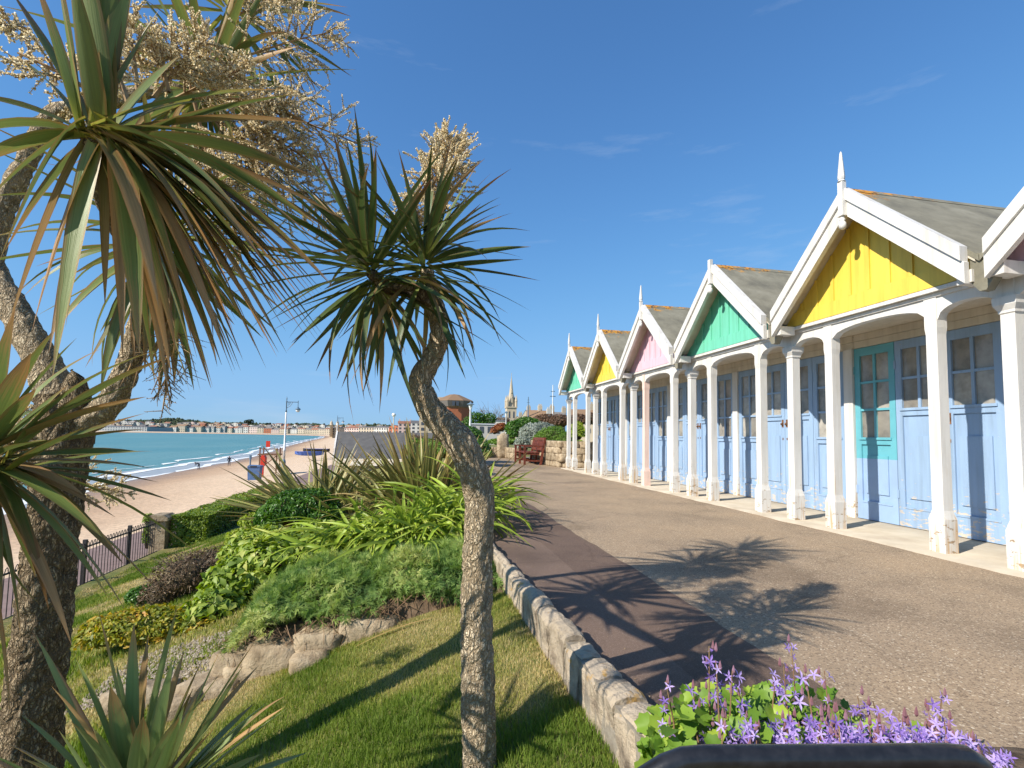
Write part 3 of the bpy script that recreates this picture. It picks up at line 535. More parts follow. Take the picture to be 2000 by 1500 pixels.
hut(0, YELLOW, 'large yellow gabled beach hut with a teal repaired door, nearest whole hut', teal=3)
hut(1, GREEN, 'green gabled beach hut missing the spike above its gable', finial=False)
hut(2, PINK, 'pink gabled beach hut in the middle of the row with one salmon post', odd=1)
hut(3, YELLOW, 'small yellow gabled beach hut, second from the far end of the row')
hut(4, GREEN, 'green gabled beach hut at the far end beside the stone bed', last=True)

# ================================================================== PATH WALL, ROCKS, LAWN
def rock(name, c, size, mat, parent, seed, sub=2, rough=.22, boxy=.55, rz=0.0):
    """broken stone: a subdivided block pulled between a box and a ball, then chipped by noise"""
    r = np.random.default_rng(seed); n = 5; g = np.linspace(-1, 1, n); V = []; idx = {}; Fc = []
    def vid(p):
        k = tuple(np.round(p, 4))
        if k not in idx: idx[k] = len(V); V.append(p)
        return idx[k]
    for ax in range(3):
        for sg in (-1, 1):
            for i in range(n-1):
                for j in range(n-1):
                    q = []
                    for (u, v) in ((g[i], g[j]), (g[i+1], g[j]), (g[i+1], g[j+1]), (g[i], g[j+1])):
                        p = np.zeros(3); p[ax] = sg; p[(ax+1) % 3] = u; p[(ax+2) % 3] = v; q.append(vid(p))
                    Fc.append(q if sg > 0 else q[::-1])
    V = np.array(V); B = V*boxy+unit(V)*(1-boxy)*1.2; B *= 1+rough*(fbm(V*1.6+seed*3.7, 3)-.44)[:, None]*2.4; B += .05*(r.random(B.shape)-.5)
    B = B*np.array(size)/2; cs, sn = math.cos(rz), math.sin(rz); B = np.stack([B[:, 0]*cs-B[:, 1]*sn, B[:, 0]*sn+B[:, 1]*cs, B[:, 2]], 1)
    return mk(name, B+np.array(c), np.array(Fc), mat, parent, smooth=False)
wall = thing('garden_wall', 'low lichened stone wall edging the dark path strip', 'wall', (.7, 3.0, -.3))
y = .9; k = 0
while y < 6.2:
    ln = random.uniform(.17, .36); yc = y+ln/2
    xl = float(np.interp(yc, [1.5, 4.0, 6.2], [.70, .606, .53])); xr = float(np.interp(yc, [1.5, 4.2, 6.2], [.835, .668, .60])); wd = xr-xl
    n = 8; zt = .1+random.uniform(-.008, .012)
    # a coping-height block with worn arrises
    U = np.linspace(0, 1, 9); prof = [(0, -.5), (.0, -.2), (.004, -.05), (.0, zt-.03), (.016, zt-.008), (.05*wd/.13, zt), (wd*.5, zt+.004), (wd-.02, zt-.001), (wd-.004, zt-.012), (wd, zt-.05), (wd, -.05)]
    V = []; Fc = []
    for u in U:
        yy_ = y+.007+(ln-.014)*u; xo_ = float(np.interp(yy_, [1.5, 4.0, 6.2], [.70, .606, .53]))
        for (px_, pz_) in prof: V.append((xo_+px_, yy_, pz_))
    V = np.array(V); nn = (fbm(V*np.array([14, 14, 14])+k, 3)-.44); V[:, 0] += nn*.05; V[:, 2] += (fbm(V*13+50+k, 3)-.44)*.04*(V[:, 2] > -.1)
    e = np.minimum(np.repeat(U, len(prof)), 1-np.repeat(U, len(prof))); V[:, 2] -= (e < .01)*.008*(V[:, 2] > 0)
    p = len(prof); Fc = [(i*p+j, i*p+j+1, (i+1)*p+j+1, (i+1)*p+j) for i in range(8) for j in range(p-1)]
    Fc = [f[::-1] for f in Fc]+[tuple(range(p)), tuple(range(8*p, 9*p))[::-1]]
    mk('stone', V, Fc, WALLSTONE, wall); y += ln; k += 1
MORTAR = surf('wall_mortar', [(.3, (.2, .17, .13)), (.7, (.33, .29, .23))], scale=20, rough=.95, bump=.6, bscale=60)
m = MB()
for a, b in ((.9, 2.5), (2.5, 4.2), (4.2, 6.2)):
    f_ = lambda y, o0, o1: (float(np.interp(y, [1.5, 4.0, 6.2], [.70, .606, .53]))+o0, float(np.interp(y, [1.5, 4.2, 6.2], [.835, .668, .60]))-o1)
    (a0, a1), (b0, b1) = f_(a, .015, .012), f_(b, .015, .012); m.add([(a0, a, -.5), (a1, a, -.5), (b1, b, -.5), (b0, b, -.5), (a0, a, .082), (a1, a, .082), (b1, b, .082), (b0, b, .082)], [(0,3,2,1),(4,5,6,7),(0,1,5,4),(1,2,6,5),(2,3,7,6),(3,0,4,7)])
m.build('mortar_core', MORTAR, wall)

# rock edging under the juniper: each stone a part
FRONT = np.array([pz(430, 1340, -.72)[:2], pz(520, 1318, -.62)[:2], pz(600, 1296, -.55)[:2], pz(700, 1262, -.45)[:2], pz(800, 1232, -.35)[:2], pz(885, 1205, -.25)[:2], pz(985, 1175, -.12)[:2]])
fl = np.r_[0, np.cumsum(np.linalg.norm(np.diff(FRONT, axis=0), axis=1))]
def front(s): return np.array([np.interp(s, fl, FRONT[:, 0]), np.interp(s, fl, FRONT[:, 1])])
rw = thing('rock_edging', 'pale broken limestone blocks holding up the juniper bed', 'rockery', (*front(.6), -.7))
s = -.05; k = 0
while s < fl[-1]*.42:
    ln = random.uniform(.22, .38); p = front(s+ln/2); dirn = front(s+ln)-front(s); rz = math.atan2(dirn[1], dirn[0]); z = float(bank(p[0]))
    big = 1-s/fl[-1]
    rock('stone', (p[0]+.02, p[1]+.10, z+.06*big), (ln*1.08, .26, .20*big+.08), STONE, rw, 20+k, rz=rz, boxy=.7)
    if k % 2 == 0: rock('stone', (p[0]-.03, p[1]-.06, z-.015), (ln*.8, .2, .14), STONE, rw, 60+k, rz=rz+.2, boxy=.6)
    s += ln*.96; k += 1
for q, (a_, b_, sz) in enumerate(((300, 1345, .22), (395, 1372, .20), (345, 1395, .16), (475, 1362, .17), (250, 1330, .2))):
    p = pz(a_, b_, -.80); rock('stone', (p[0], p[1], float(bank(p[0]))+.03), (sz*1.4, sz, sz*.8), STONE, rw, 90+q, rz=q)
# soil lip and face of the raised bed behind the rocks
V = []; Fc = []
for i, s in enumerate(np.linspace(-.1, fl[-1], 26)):
    p = front(s); z = float(bank(p[0])); hgt = .30*(1-.75*s/fl[-1])
    V += [(p[0], p[1]+.02, z-.06), (p[0]+.02, p[1]+.10, z+hgt*.7), (p[0]+.03, p[1]+.22, z+hgt), (p[0]-.1, p[1]+2.4, z+.12)]
for i in range(25): a = 4*i; Fc += [(a+4, a+5, a+1, a), (a+5, a+6, a+2, a+1), (a+6, a+7, a+3, a+2)]
V = np.array(V); V[:, 2] += (fbm(V*9, 3)-.44)*.06
structure(mk('soil_bed', V, [f[::-1] for f in Fc], SOIL, smooth=True))
# pale gravel patch
pts = []; r = np.random.default_rng(5)
gc = pz(375, 1295, -.9); n = 3200
gx = gc[0]+(r.random(n)-.5)*1.5; gy = gc[1]+(r.random(n)-.5)*1.0-.3*(gx-gc[0]); gs = .008+.012*r.random(n)**2
base = np.array([(1,0,0),(-.5,.8,0),(-.5,-.8,0),(0,0,.9)])
ang = r.random(n)*6.28; c_, s_ = np.cos(ang), np.sin(ang)
B = base[None]*(1+.5*(r.random((n, 4, 3))-.5)); X = B[..., 0]*c_[:, None]-B[..., 1]*s_[:, None]; Yq = B[..., 0]*s_[:, None]+B[..., 1]*c_[:, None]
V = np.stack([gx[:, None]+X*gs[:, None], gy[:, None]+Yq*gs[:, None], (bank(gx)+.0)[:, None]+.03+B[..., 2]*gs[:, None]], -1).reshape(-1, 3)
F4 = np.array([(0,1,3),(1,2,3),(2,0,3)]); Fc = (np.arange(n)[:, None, None]*4+F4[None]).reshape(-1, 3)
GRAV = foliage('gravel_chips', [(0, (.17, .135, .10)), (.5, (.30, .245, .185)), (1, (.44, .38, .30))], rough=.9, trans=0, spec=.2)
o = mk('gravel', V, Fc, GRAV, rnd=np.repeat(r.random(n), 4), kind='stuff'); tag(o, 'pale gravel chips beside the rock edging', 'gravel')

# grass blades on the mown slope
GRASS = foliage('grass_blades', [(0, (.13, .20, .03)), (.3, (.22, .28, .05)), (.55, (.34, .33, .085)), (.8, (.48, .40, .17)), (1, (.60, .48, .25))], rough=.6, trans=.3, spec=.2)
def grass(name, label, x, y, hmin, hmax, wd, seed):
    r = np.random.default_rng(seed); n = len(x); z = bankz(x, y); a = r.random(n)*6.28; h = hmin+(hmax-hmin)*r.random(n); le = .75*r.random(n); la = r.random(n)*6.28
    patch = fbm(np.stack([x*1.7, y*1.7, x*0+3], 1), 4); h = h*(.65+.9*np.clip((.55-patch)*3, 0, 1))
    dx, dy = np.cos(a)*wd/2, np.sin(a)*wd/2; P0 = np.stack([x-dx, y-dy, z-.004], 1); P1 = np.stack([x+dx, y+dy, z-.004], 1)
    P2 = np.stack([x+np.cos(la)*le*h, y+np.sin(la)*le*h, z+h], 1); V = np.stack([P0, P1, P2], 1).reshape(-1, 3)
    rv = np.clip((patch-.28)*2.9+(r.random(n)-.5)*.55, 0, 1)
    o = mk(name, V, np.arange(3*n).reshape(-1, 3), GRASS, rnd=np.repeat(rv, 3), kind='stuff'); return tag(o, label, 'grass')
r = np.random.default_rng(3); n = 300000
x = -2.6+3.4*r.random(n); y = 1.0+r.random(n)**1.25*4.2
fy = np.interp(x, FRONT[:, 0][np.argsort(FRONT[:, 0])], FRONT[:, 1][np.argsort(FRONT[:, 0])])+.04
keep = (y < fy) & (x < np.interp(y, [1.5, 4.0], [.71, .62]))
grass('lawn_grass', 'short mown grass with dry patches below the path wall', x[keep], y[keep], .012, .034, .005, 4)
n = 150000; x = -7.3+6.2*r.random(n); y = 3.3+14.3*r.random(n)**1.3; kk = (y > 4.4) | (x < -1.5); x, y = x[kk], y[kk]
grass('verge_grass', 'strip of mown grass along the foot of the railings', x, y, .03, .07, .016, 6)

# ================================================================== STRAP-LEAVED PLANTS
def strap(B, P1, T, width, seg=9, fold=.18, twist=0.0, base_w=.5, taper=1.5, kink=None):
    """one strap leaf along a bent line; returns vertices, faces, uv"""
    t = np.linspace(0, 1, seg+1)[:, None]; B, P1, T = (np.asarray(q, float)[None] for q in (B, P1, T))
    C = (1-t)**2*B+2*t*(1-t)*P1+t**2*T; tan = unit(2*(1-t)*(P1-B)+2*t*(T-P1))
    up = np.array([0, 0, 1.]); side = np.cross(tan, up+.001); ln = np.linalg.norm(side, axis=1, keepdims=True); side = np.where(ln > .08, side/(ln+1e-9), np.array([[1., 0, 0]]))
    for i in range(1, seg+1):
        if np.dot(side[i], side[i-1]) < 0: side[i] *= -1
    nor = np.cross(side, tan)
    tw = (twist*t); s2 = side*np.cos(tw)+nor*np.sin(tw); n2 = -side*np.sin(tw)+nor*np.cos(tw)
    tt_ = t[:, 0]; wv = width*(base_w+(1-base_w)*np.clip(tt_/.3, 0, 1))*(1-np.clip((tt_-.42)/.58, 0, 1)**taper); wv = np.maximum(wv, width*.02)[:, None]
    Lf = C-s2*wv/2+n2*wv*fold; Rt = C+s2*wv/2+n2*wv*fold
    V = np.stack([Lf, C, Rt], 1).reshape(-1, 3); uv = np.stack([np.repeat(tt_, 3), np.tile([-1., 0, 1.], seg+1)], 1)
    Fc = []
    for i in range(seg):
        a = 3*i; Fc += [(a, a+1, a+4, a+3), (a+1, a+2, a+5, a+4)]
    return V, np.array(Fc), uv
def leaf_to(parent, B, T, lift, width, mat, name='leaf', **kw):
    B = np.asarray(B, float); T = np.asarray(T, float); P1 = B+(T-B)*.45+np.array([0, 0, lift])
    V, Fc, uv = strap(B, P1, T, width, **kw); return mk(name, V, Fc, mat, parent, smooth=True, uv=uv)
def strap_shape(name, L_, width, droop, mat, seg=9, **kw):
    """shared leaf: lies along +X, droops to -Z"""
    V, Fc, uv = strap((0, 0, 0), (L_*.5, 0, 0), (L_*.5+L_*.5*math.cos(droop), 0, -L_*.5*math.sin(droop)), width, seg, **kw)
    return raw_mesh(name, V, Fc, mat, True, uv)
def aim(o, B, d, parent, s=1.0, roll=0.0):
    d = unit(d); up = np.array([0, 0, 1.]); z = up-np.dot(up, d)*d
    if np.linalg.norm(z) < .02: z = np.array([0, 1., 0])-d[1]*d
    z = unit(z); y = np.cross(z, d)
    m = Matrix(((d[0], y[0], z[0], 0), (d[1], y[1], z[1], 0), (d[2], y[2], z[2], 0), (0, 0, 0, 1)))
    o.parent = parent; o.matrix_basis = Matrix.Translation(Vector(np.asarray(B, float)-wloc(parent))) @ m @ Matrix.Rotation(roll, 4, 'X') @ Matrix.Scale(s, 4)
def rosette(parent, B, axis, n, shapes, el0, el1, r, s0=.85, s1=1.1, dead=None, spread=.02, name='leaf'):
    """leaves from upright young ones in the middle (el0) to hanging old ones (el1), about an axis"""
    axis = unit(axis); a = unit(np.cross(axis, [.3, .9, .1])); b = np.cross(axis, a)
    for k in range(n):
        u = (k+.5)/n; el = math.radians(el0+(el1-el0)*u**.85+r.normal(0, 7)); az = k*2.39996+r.normal(0, .15)
        d = axis*math.sin(el)+(a*math.cos(az)+b*math.sin(az))*math.cos(el)
        pool = shapes if (dead is None or r.random() > .04+.55*max(0, u-.62)/.38) else dead
        o = bpy.data.objects.new(name, pool[r.integers(len(pool))]); COL.objects.link(o)
        aim(o, np.asarray(B)+d*spread-axis*.10*max(0, u-.35), d, parent, s0+(s1-s0)*r.random(), r.normal(0, .35))
def trunk(name, pts, rad, mat, parent, seed, n=30, step=.016, amp=.012):
    pts = np.asarray(pts, float); d = np.r_[0, np.cumsum(np.linalg.norm(np.diff(pts, axis=0), axis=1))]
    # Catmull-Rom through the points
    m = max(8, int(d[-1]/step)); q = np.linspace(0, d[-1], m); P = []
    ext = np.vstack([2*pts[0]-pts[1], pts, 2*pts[-1]-pts[-2]])
    for s in q:
        i = min(np.searchsorted(d, s, 'right')-1, len(pts)-2); t = (s-d[i])/(d[i+1]-d[i]); p0, p1, p2, p3 = ext[i:i+4]
        P.append(.5*((2*p1)+(-p0+p2)*t+(2*p0-5*p1+4*p2-p3)*t*t+(-p0+3*p1-3*p2+p3)*t**3))
    P = np.array(P); rr = np.interp(q, d, rad); T = unit(np.gradient(P, axis=0)); ref = np.array([1., .2, .1]); V = []
    th = np.arange(n)*2*math.pi/n
    for p, t, r_ in zip(P, T, rr):
        a = unit(ref-np.dot(ref, t)*t); b = np.cross(t, a); ref = a
        V.append(p+r_*(np.cos(th)[:, None]*a+np.sin(th)[:, None]*b))
    V = np.array(V); Cn = np.repeat(P[:, None], n, 1); out = unit(V-Cn); sarr = np.repeat(q[:, None], n, 1)
    S3 = np.stack([np.cos(th)[None]*rr[:, None]*60, np.sin(th)[None]*rr[:, None]*60, sarr*26], -1).reshape(-1, 3)+seed*5.1
    ridg = 1-np.abs(vnoise(S3)-.5)*2.6; ridg2 = 1-np.abs(vnoise(S3*2.1+9)-.5)*2.4; low = fbm(S3*.16, 2)-.38
    dsp = (-ridg.clip(0, 1)**3*1.0-.6*ridg2.clip(0, 1)**3+low*.9)*amp
    V = V+out*dsp.reshape(m, n)[..., None]
    i = np.arange(m-1)[:, None]*n; k = np.arange(n)[None]; Fc = np.stack([i+k, i+(k+1) % n, i+n+(k+1) % n, i+n+k], -1).reshape(-1, 4)
    return mk(name, V.reshape(-1, 3), Fc, mat, parent, smooth=True)
def panicle(parent, B, d, L_, r, nb=16, sag=.25, dens=1.0, name='flower_panicle', mat=None, fs=.007, up=.75):
    """branching spray of tiny cream flowers"""
    d = unit(d); mb = MB(); C = []; T_ = []
    def limb(p0, dr, ln, rad, n=5, sg=.2):
        pts = [p0+dr*ln*t+np.array([0, 0, -sg*ln*t*t]) for t in np.linspace(0, 1, n)]; mb.tube(pts, np.linspace(rad, rad*.35, n), 4, False); return np.array(pts)
    ax = limb(np.asarray(B, float), d, L_, .008, 6, sag)
    a = unit(np.cross(d, [.2, .5, .9])); b = np.cross(d, a)
    for k in range(nb):
        t = .18+.82*(k+.5)/nb; p = np.array([np.interp(t, np.linspace(0, 1, 6), ax[:, j]) for j in range(3)]); az = k*2.4+r.normal(0, .3); ln = L_*(.62-.42*t)*r.uniform(.75, 1.15)
        dr = unit(d*up+(a*math.cos(az)+b*math.sin(az))*.9); br = limb(p, dr, ln, .004, 5, sag*.8)
        subs = [br]
        for q in range(7):
            u = .10+.125*q; p2 = np.array([np.interp(u, np.linspace(0, 1, 5), br[:, j]) for j in range(3)]); d2 = unit(dr*.8+unit(r.normal(size=3))*.8); subs.append(limb(p2, d2, ln*(.55-.3*u)*r.uniform(.7, 1.2)+.02, .0020, 4, sag*.6))
        for sb in subs:
            seg = np.linalg.norm(np.diff(sb, axis=0), axis=1).sum(); nf = int(seg*dens*400)+3; tt = .12+.88*r.random(nf)
            pos = np.stack([np.interp(tt, np.linspace(0, 1, len(sb)), sb[:, j]) for j in range(3)], 1); C.append(pos+unit(r.normal(size=(nf, 3)))*.0055*(1-.5*tt[:, None]))
    mb.build('flower_stalk', FSTALK, parent); C = np.vstack(C); n = len(C); dirs = unit(r.normal(size=(n, 3))); s1 = unit(np.cross(dirs, r.normal(size=(n, 3)))); sz = fs*(.6+.8*r.random(n))[:, None]
    s2 = np.cross(dirs, s1); V = np.stack([C+dirs*sz, C+s1*sz*.75-dirs*sz*.3, C-s1*sz*.75-dirs*sz*.3, C+s2*sz*.8], 1).reshape(-1, 3)
    Fc = (np.arange(n)[:, None, None]*4+np.array([(0,1,3),(0,3,2),(1,2,3)])[None]).reshape(-1, 3)
    return mk(name, V, Fc, mat or FLORET, parent, rnd=np.repeat(r.random(n), 4))

# ---- the tall leaning cordyline in the middle
r = np.random.default_rng(21)
P = [pd(937, 1560, 1.84), pd(935, 1400, 1.84), pd(931, 1200, 1.85), pd(934, 1080, 1.86), pd(936, 970, 1.86), pd(905, 872, 1.85), pd(846, 806, 1.84), pd(820, 750, 1.84), pd(843, 700, 1.84), pd(858, 660, 1.83), pd(853, 612, 1.82), pd(838, 560, 1.81), pd(832, 522, 1.80)]
midp = thing('cordyline_palm', 'slender crooked cordyline palm with bare curving trunk beside the path', 'palm tree', P[0]-[0, 0, .1])
trunk('trunk', P, [.066, .066, .062, .060, .058, .060, .052, .045, .040, .039, .037, .033, .026], BARK, midp, 3, amp=.010)
trunk('branch', [pd(846, 590, 1.81), pd(800, 566, 1.79), pd(755, 560, 1.77), pd(722, 530, 1.75)], [.03, .03, .028, .022], BARKD, midp, 5, n=20, amp=.006)
K = [strap_shape('dark_leaf', L_, w_, dr, LEAFK, 8) for L_, w_, dr in ((.46, .026, .12), (.50, .025, .3), (.46, .026, .5), (.52, .024, .7), (.44, .027, .05), (.49, .025, .95))]
KD = [strap_shape('dry_leaf', L_, w_, dr, LEAFD, 8, twist=1.2) for L_, w_, dr in ((.42, .022, .5), (.46, .02, .9))]
rosette(midp, pd(830, 512, 1.80), (.06, .05, 1), 92, K, 86, -54, r, .75, 1.0, KD)
rosette(midp, pd(722, 528, 1.75), (-.45, -.15, 1), 98, K, 86, -60, r, .78, 1.05, KD)
panicle(midp, pd(838, 470, 1.86), (.16, .25, 1.0), .46, r, 40, .0, 1.5, fs=.0042, up=1.7)
panicle(midp, pd(800, 480, 1.92), (.03, .35, .9), .26, r, 14, .06, 1.0, fs=.0042, up=1.4)

# ---- the big branching cordyline on the left
r = np.random.default_rng(8)
tb = pd(50, 1640, 2.0)
big = thing('cordyline_tree', 'large branching cordyline with thick corky trunk at the left edge', 'palm tree', tb-[0, 0, .1])
trunk('trunk', [tb, pd(64, 1400, 2.0), pd(90, 1150, 2.0), pd(112, 950, 2.0), pd(126, 850, 2.0), pd(122, 770, 2.0)], [.112, .104, .096, .092, .098, .098], BARKD, big, 11, n=40, amp=.016)
trunk('limb', [pd(122, 800, 2.0), pd(80, 700, 2.02), pd(25, 600, 2.05), pd(-18, 520, 2.1), pd(0, 420, 2.12), pd(50, 320, 2.14), pd(105, 225, 2.16), pd(190, 205, 2.2), pd(300, 178, 2.25), pd(390, 170, 2.3)], [.078, .062, .056, .052, .046, .040, .038, .034, .030, .028], BARK, big, 12, n=28, amp=.010)
trunk('limb', [pd(140, 830, 2.0), pd(205, 800, 1.98), pd(248, 720, 1.96), pd(275, 630, 1.95), pd(292, 560, 1.95), pd(296, 500, 1.95)], [.066, .052, .046, .043, .040, .036], BARK, big, 13, n=28, amp=.010)
trunk('broken_stub', [pd(140, 830, 1.98), pd(148, 780, 1.97), pd(146, 742, 1.97), pd(140, 722, 1.97)], [.062, .054, .038, .006], BARKD, big, 14, n=20, amp=.012)
HA = pd(188, 262, 1.16)
trunk('branch', [pd(296, 520, 1.95), pd(255, 470, 1.75), pd(215, 400, 1.42), pd(190, 300, 1.2), HA], [.05, .042, .034, .03, .03], BARKD, big, 15, n=20, amp=.006)
# the near head, its long leaves placed one by one: (tip pixel, tip depth, lift, width, dry?)
NEAR = [(60,-60,1.35,.02,.05,0),(100,-120,1.3,.0,.058,0),(150,-150,1.25,.0,.06,0),(185,-170,1.3,.0,.062,0),(225,-150,1.3,.0,.06,0),(20,-20,1.4,.02,.045,0),(265,-90,1.35,.0,.055,0),(310,20,1.4,.02,.045,0),(130,-90,1.15,.0,.055,0),
 (-60,185,1.35,.05,.026,0),(-70,330,1.25,.07,.042,0),(-50,420,1.2,.08,.040,0),(-120,280,1.2,.08,.045,0),(-5,520,1.2,.12,.036,0),(10,490,1.3,.12,.030,0),
 (15,640,1.3,.12,.020,1),(62,648,1.2,.12,.040,1),(103,735,1.18,.14,.050,0),(95,690,1.22,.12,.034,1),(128,640,1.22,.12,.036,0),(272,690,1.1,.14,.055,0),(240,700,1.2,.13,.030,1),(205,600,1.3,.12,.028,1),
 (300,720,1.25,.14,.038,0),(335,735,1.25,.15,.040,1),(345,690,1.2,.15,.042,0),(385,700,1.3,.16,.036,1),(415,755,1.3,.16,.036,0),(440,690,1.25,.16,.040,1),(470,725,1.35,.16,.036,0),(500,680,1.28,.16,.042,0),(520,720,1.4,.16,.036,1),(560,690,1.35,.16,.036,0),(600,660,1.4,.15,.034,0),
 (610,600,1.4,.14,.040,0),(650,560,1.45,.13,.036,1),(640,520,1.45,.12,.040,0),(670,470,1.45,.11,.038,1),(620,440,1.4,.10,.040,0),(690,440,1.5,.10,.034,1),(610,345,1.45,.08,.040,0),(560,300,1.5,.06,.03,0),(600,238,1.5,.05,.030,1),(570,185,1.5,.04,.032,0),(545,175,1.6,.05,.028,0),
 (360,600,1.15,.15,.042,0),(310,600,1.1,.15,.044,1),(450,560,1.2,.14,.044,0),(520,520,1.2,.13,.044,0),(400,500,1.1,.13,.04,1),(480,430,1.15,.1,.042,0),(40,120,1.6,.05,.03,0),(350,110,1.6,.04,.04,0),(420,200,1.65,.06,.035,0)]
NEAR += [(330+22*k_+(k_*37) % 19, 770-16*k_+(k_*53) % 41, 1.3+.02*(k_ % 9), .15, .030+.002*(k_ % 5), k_ % 3 == 0) for k_ in range(15)]
NEAR += [(380+(k_*83) % 250, 470+(k_*61) % 270, 1.3+.03*(k_ % 8), .14, .028+.003*(k_ % 4), k_ % 4 == 0) for k_ in range(26)]
for tx, ty, td, lf, wd, dry in NEAR:
    leaf_to(big, HA+r.normal(0, .012, 3), pd(tx, ty, td*.87), lf*.9, wd*.87, LEAFD if dry else LEAFG, seg=10, twist=r.normal(0, .4), base_w=.6, taper=2.2)
G = [strap_shape('long_leaf', L_, w_, dr, LEAFG, 9) for L_, w_, dr in ((.62, .042, .2), (.66, .04, .5), (.60, .042, .8), (.66, .038, 1.1), (.55, .04, .05))]
GD = [strap_shape('dry_long_leaf', L_, w_, dr, LEAFD, 9, twist=1.5) for L_, w_, dr in ((.58, .03, .6), (.62, .026, 1.0))]
rosette(big, pd(318, 468, 2.0), (.1, .1, 1), 80, G, 60, -75, r, .75, 1.05, GD)
rosette(big, pd(405, 172, 2.32), (.35, .1, 1), 70, G, 84, -70, r, .85, 1.1, GD)
rosette(big, pd(455, 10, 2.5), (.5, .2, 1), 40, G, 84, -30, r, .8, 1.05)
for (bx, by, bd, tx, ty, td, nb) in ((270, 180, 1.6, 250, 20, 1.6, 14), (210, 200, 1.45, 45, 85, 1.45, 9), (300, 190, 1.7, 400, 60, 1.75, 20), (330, 200, 1.8, 470, 120, 1.9, 22), (380, 190, 2.1, 560, 190, 2.2, 26), (400, 200, 2.2, 600, 290, 2.3, 26), (400, 210, 2.2, 520, 360, 2.3, 24), (420, 230, 2.25, 640, 390, 2.35, 22), (430, 130, 2.3, 640, 40, 2.4, 18), (380, 200, 2.0, 430, 400, 2.1, 20), (330, 180, 1.7, 300, 60, 1.7, 14), (430, 190, 2.3, 690, 250, 2.4, 16), (250, 200, 1.5, 215, 90, 1.5, 8), (420, 60, 2.4, 560, -40, 2.4, 14), (60, 60, 1.7, 5, 40, 1.7, 8), (400, 260, 2.2, 470, 470, 2.25, 18)):
    B = pd(bx, by, bd); T = pd(tx, ty, td); panicle(big, B, T-B, float(np.linalg.norm(T-B))*1.05, r, nb, .12, 1.2, fs=.0040)
B = pd(335, 560, 1.9); T = pd(322, 790, 1.95)
panicle(big, B, T-B, .42, r, 12, .0, .03, up=2.2, name='dry_flower_remains', mat=FSTALK, fs=.003)['kind'] = 'stuff'

# ---- low cordyline whose head is just past the left edge
r = np.random.default_rng(31)
HE = pd(-45, 905, 1.25); foot = np.array([HE[0], HE[1], float(bank(HE[0]))])
low = thing('cordyline_sapling', 'low cordyline at the left edge with leaves reaching across the thick trunk', 'palm tree', foot-[0, 0, .05])
trunk('trunk', [foot-[0, 0, .1], (foot+HE)/2+[.02, 0, 0], HE], [.05, .045, .035], BARKD, low, 17, n=18, amp=.006)
for tx, ty, td, lf, wd, dry in [(268,748,1.3,.03,.03,0),(285,838,1.35,.02,.034,0),(285,775,1.3,.03,.028,1),(272,882,1.3,.01,.036,0),(300,915,1.4,.03,.022,1),(165,968,1.25,.05,.026,1),(310,942,1.4,.03,.028,0),(335,978,1.4,.03,.028,0),(225,1010,1.3,.03,.03,1),(240,1100,1.3,.08,.028,0),(200,1050,1.2,.06,.035,0),(210,1165,1.3,.09,.026,0),(330,1180,1.45,.10,.022,0),(140,1260,1.2,.1,.03,1),(110,640,1.25,.03,.034,0),(150,660,1.35,.03,.028,0),(60,690,1.2,.02,.04,0),(95,1190,1.2,.1,.03,0),(20,1400,1.25,.12,.03,1),(-10,1300,1.2,.12,.035,0),(40,1240,1.25,.12,.03,0),(70,760,1.2,.02,.034,0),(90,860,1.15,.02,.04,0),(180,740,1.4,.03,.026,0),(30,600,1.25,.0,.04,0),(250,1200,1.4,.1,.024,0),(390,1085,1.6,.12,.02,0)]:
    leaf_to(low, HE+r.normal(0, .01, 3), pd(tx, ty, td), lf, wd*1.15, LEAFD if dry else LEAFG, seg=9, twist=r.normal(0, .4), taper=2.6)
GS = [strap_shape('sapling_leaf', q_, .034, e_, LEAFG, 8) for q_, e_ in ((.55, .3), (.6, .7), (.5, .1))]
rosette(low, HE, (-1.3, .1, .7), 44, GS, 80, -20, r, .6, .9)
for bx, by, bd, tx, ty, td, nb in ((-20, 900, 1.5, 25, 790, 1.6, 12), (-10, 930, 1.5, 52, 850, 1.6, 12), (60, 960, 2.25, 225, 945, 2.3, 14), (-10, 950, 1.5, 40, 920, 1.55, 10)):
    B = pd(bx, by, bd); T = pd(tx, ty, td); panicle(low, B, T-B, float(np.linalg.norm(T-B))*1.05, r, nb, .08, 1.2, fs=.004)
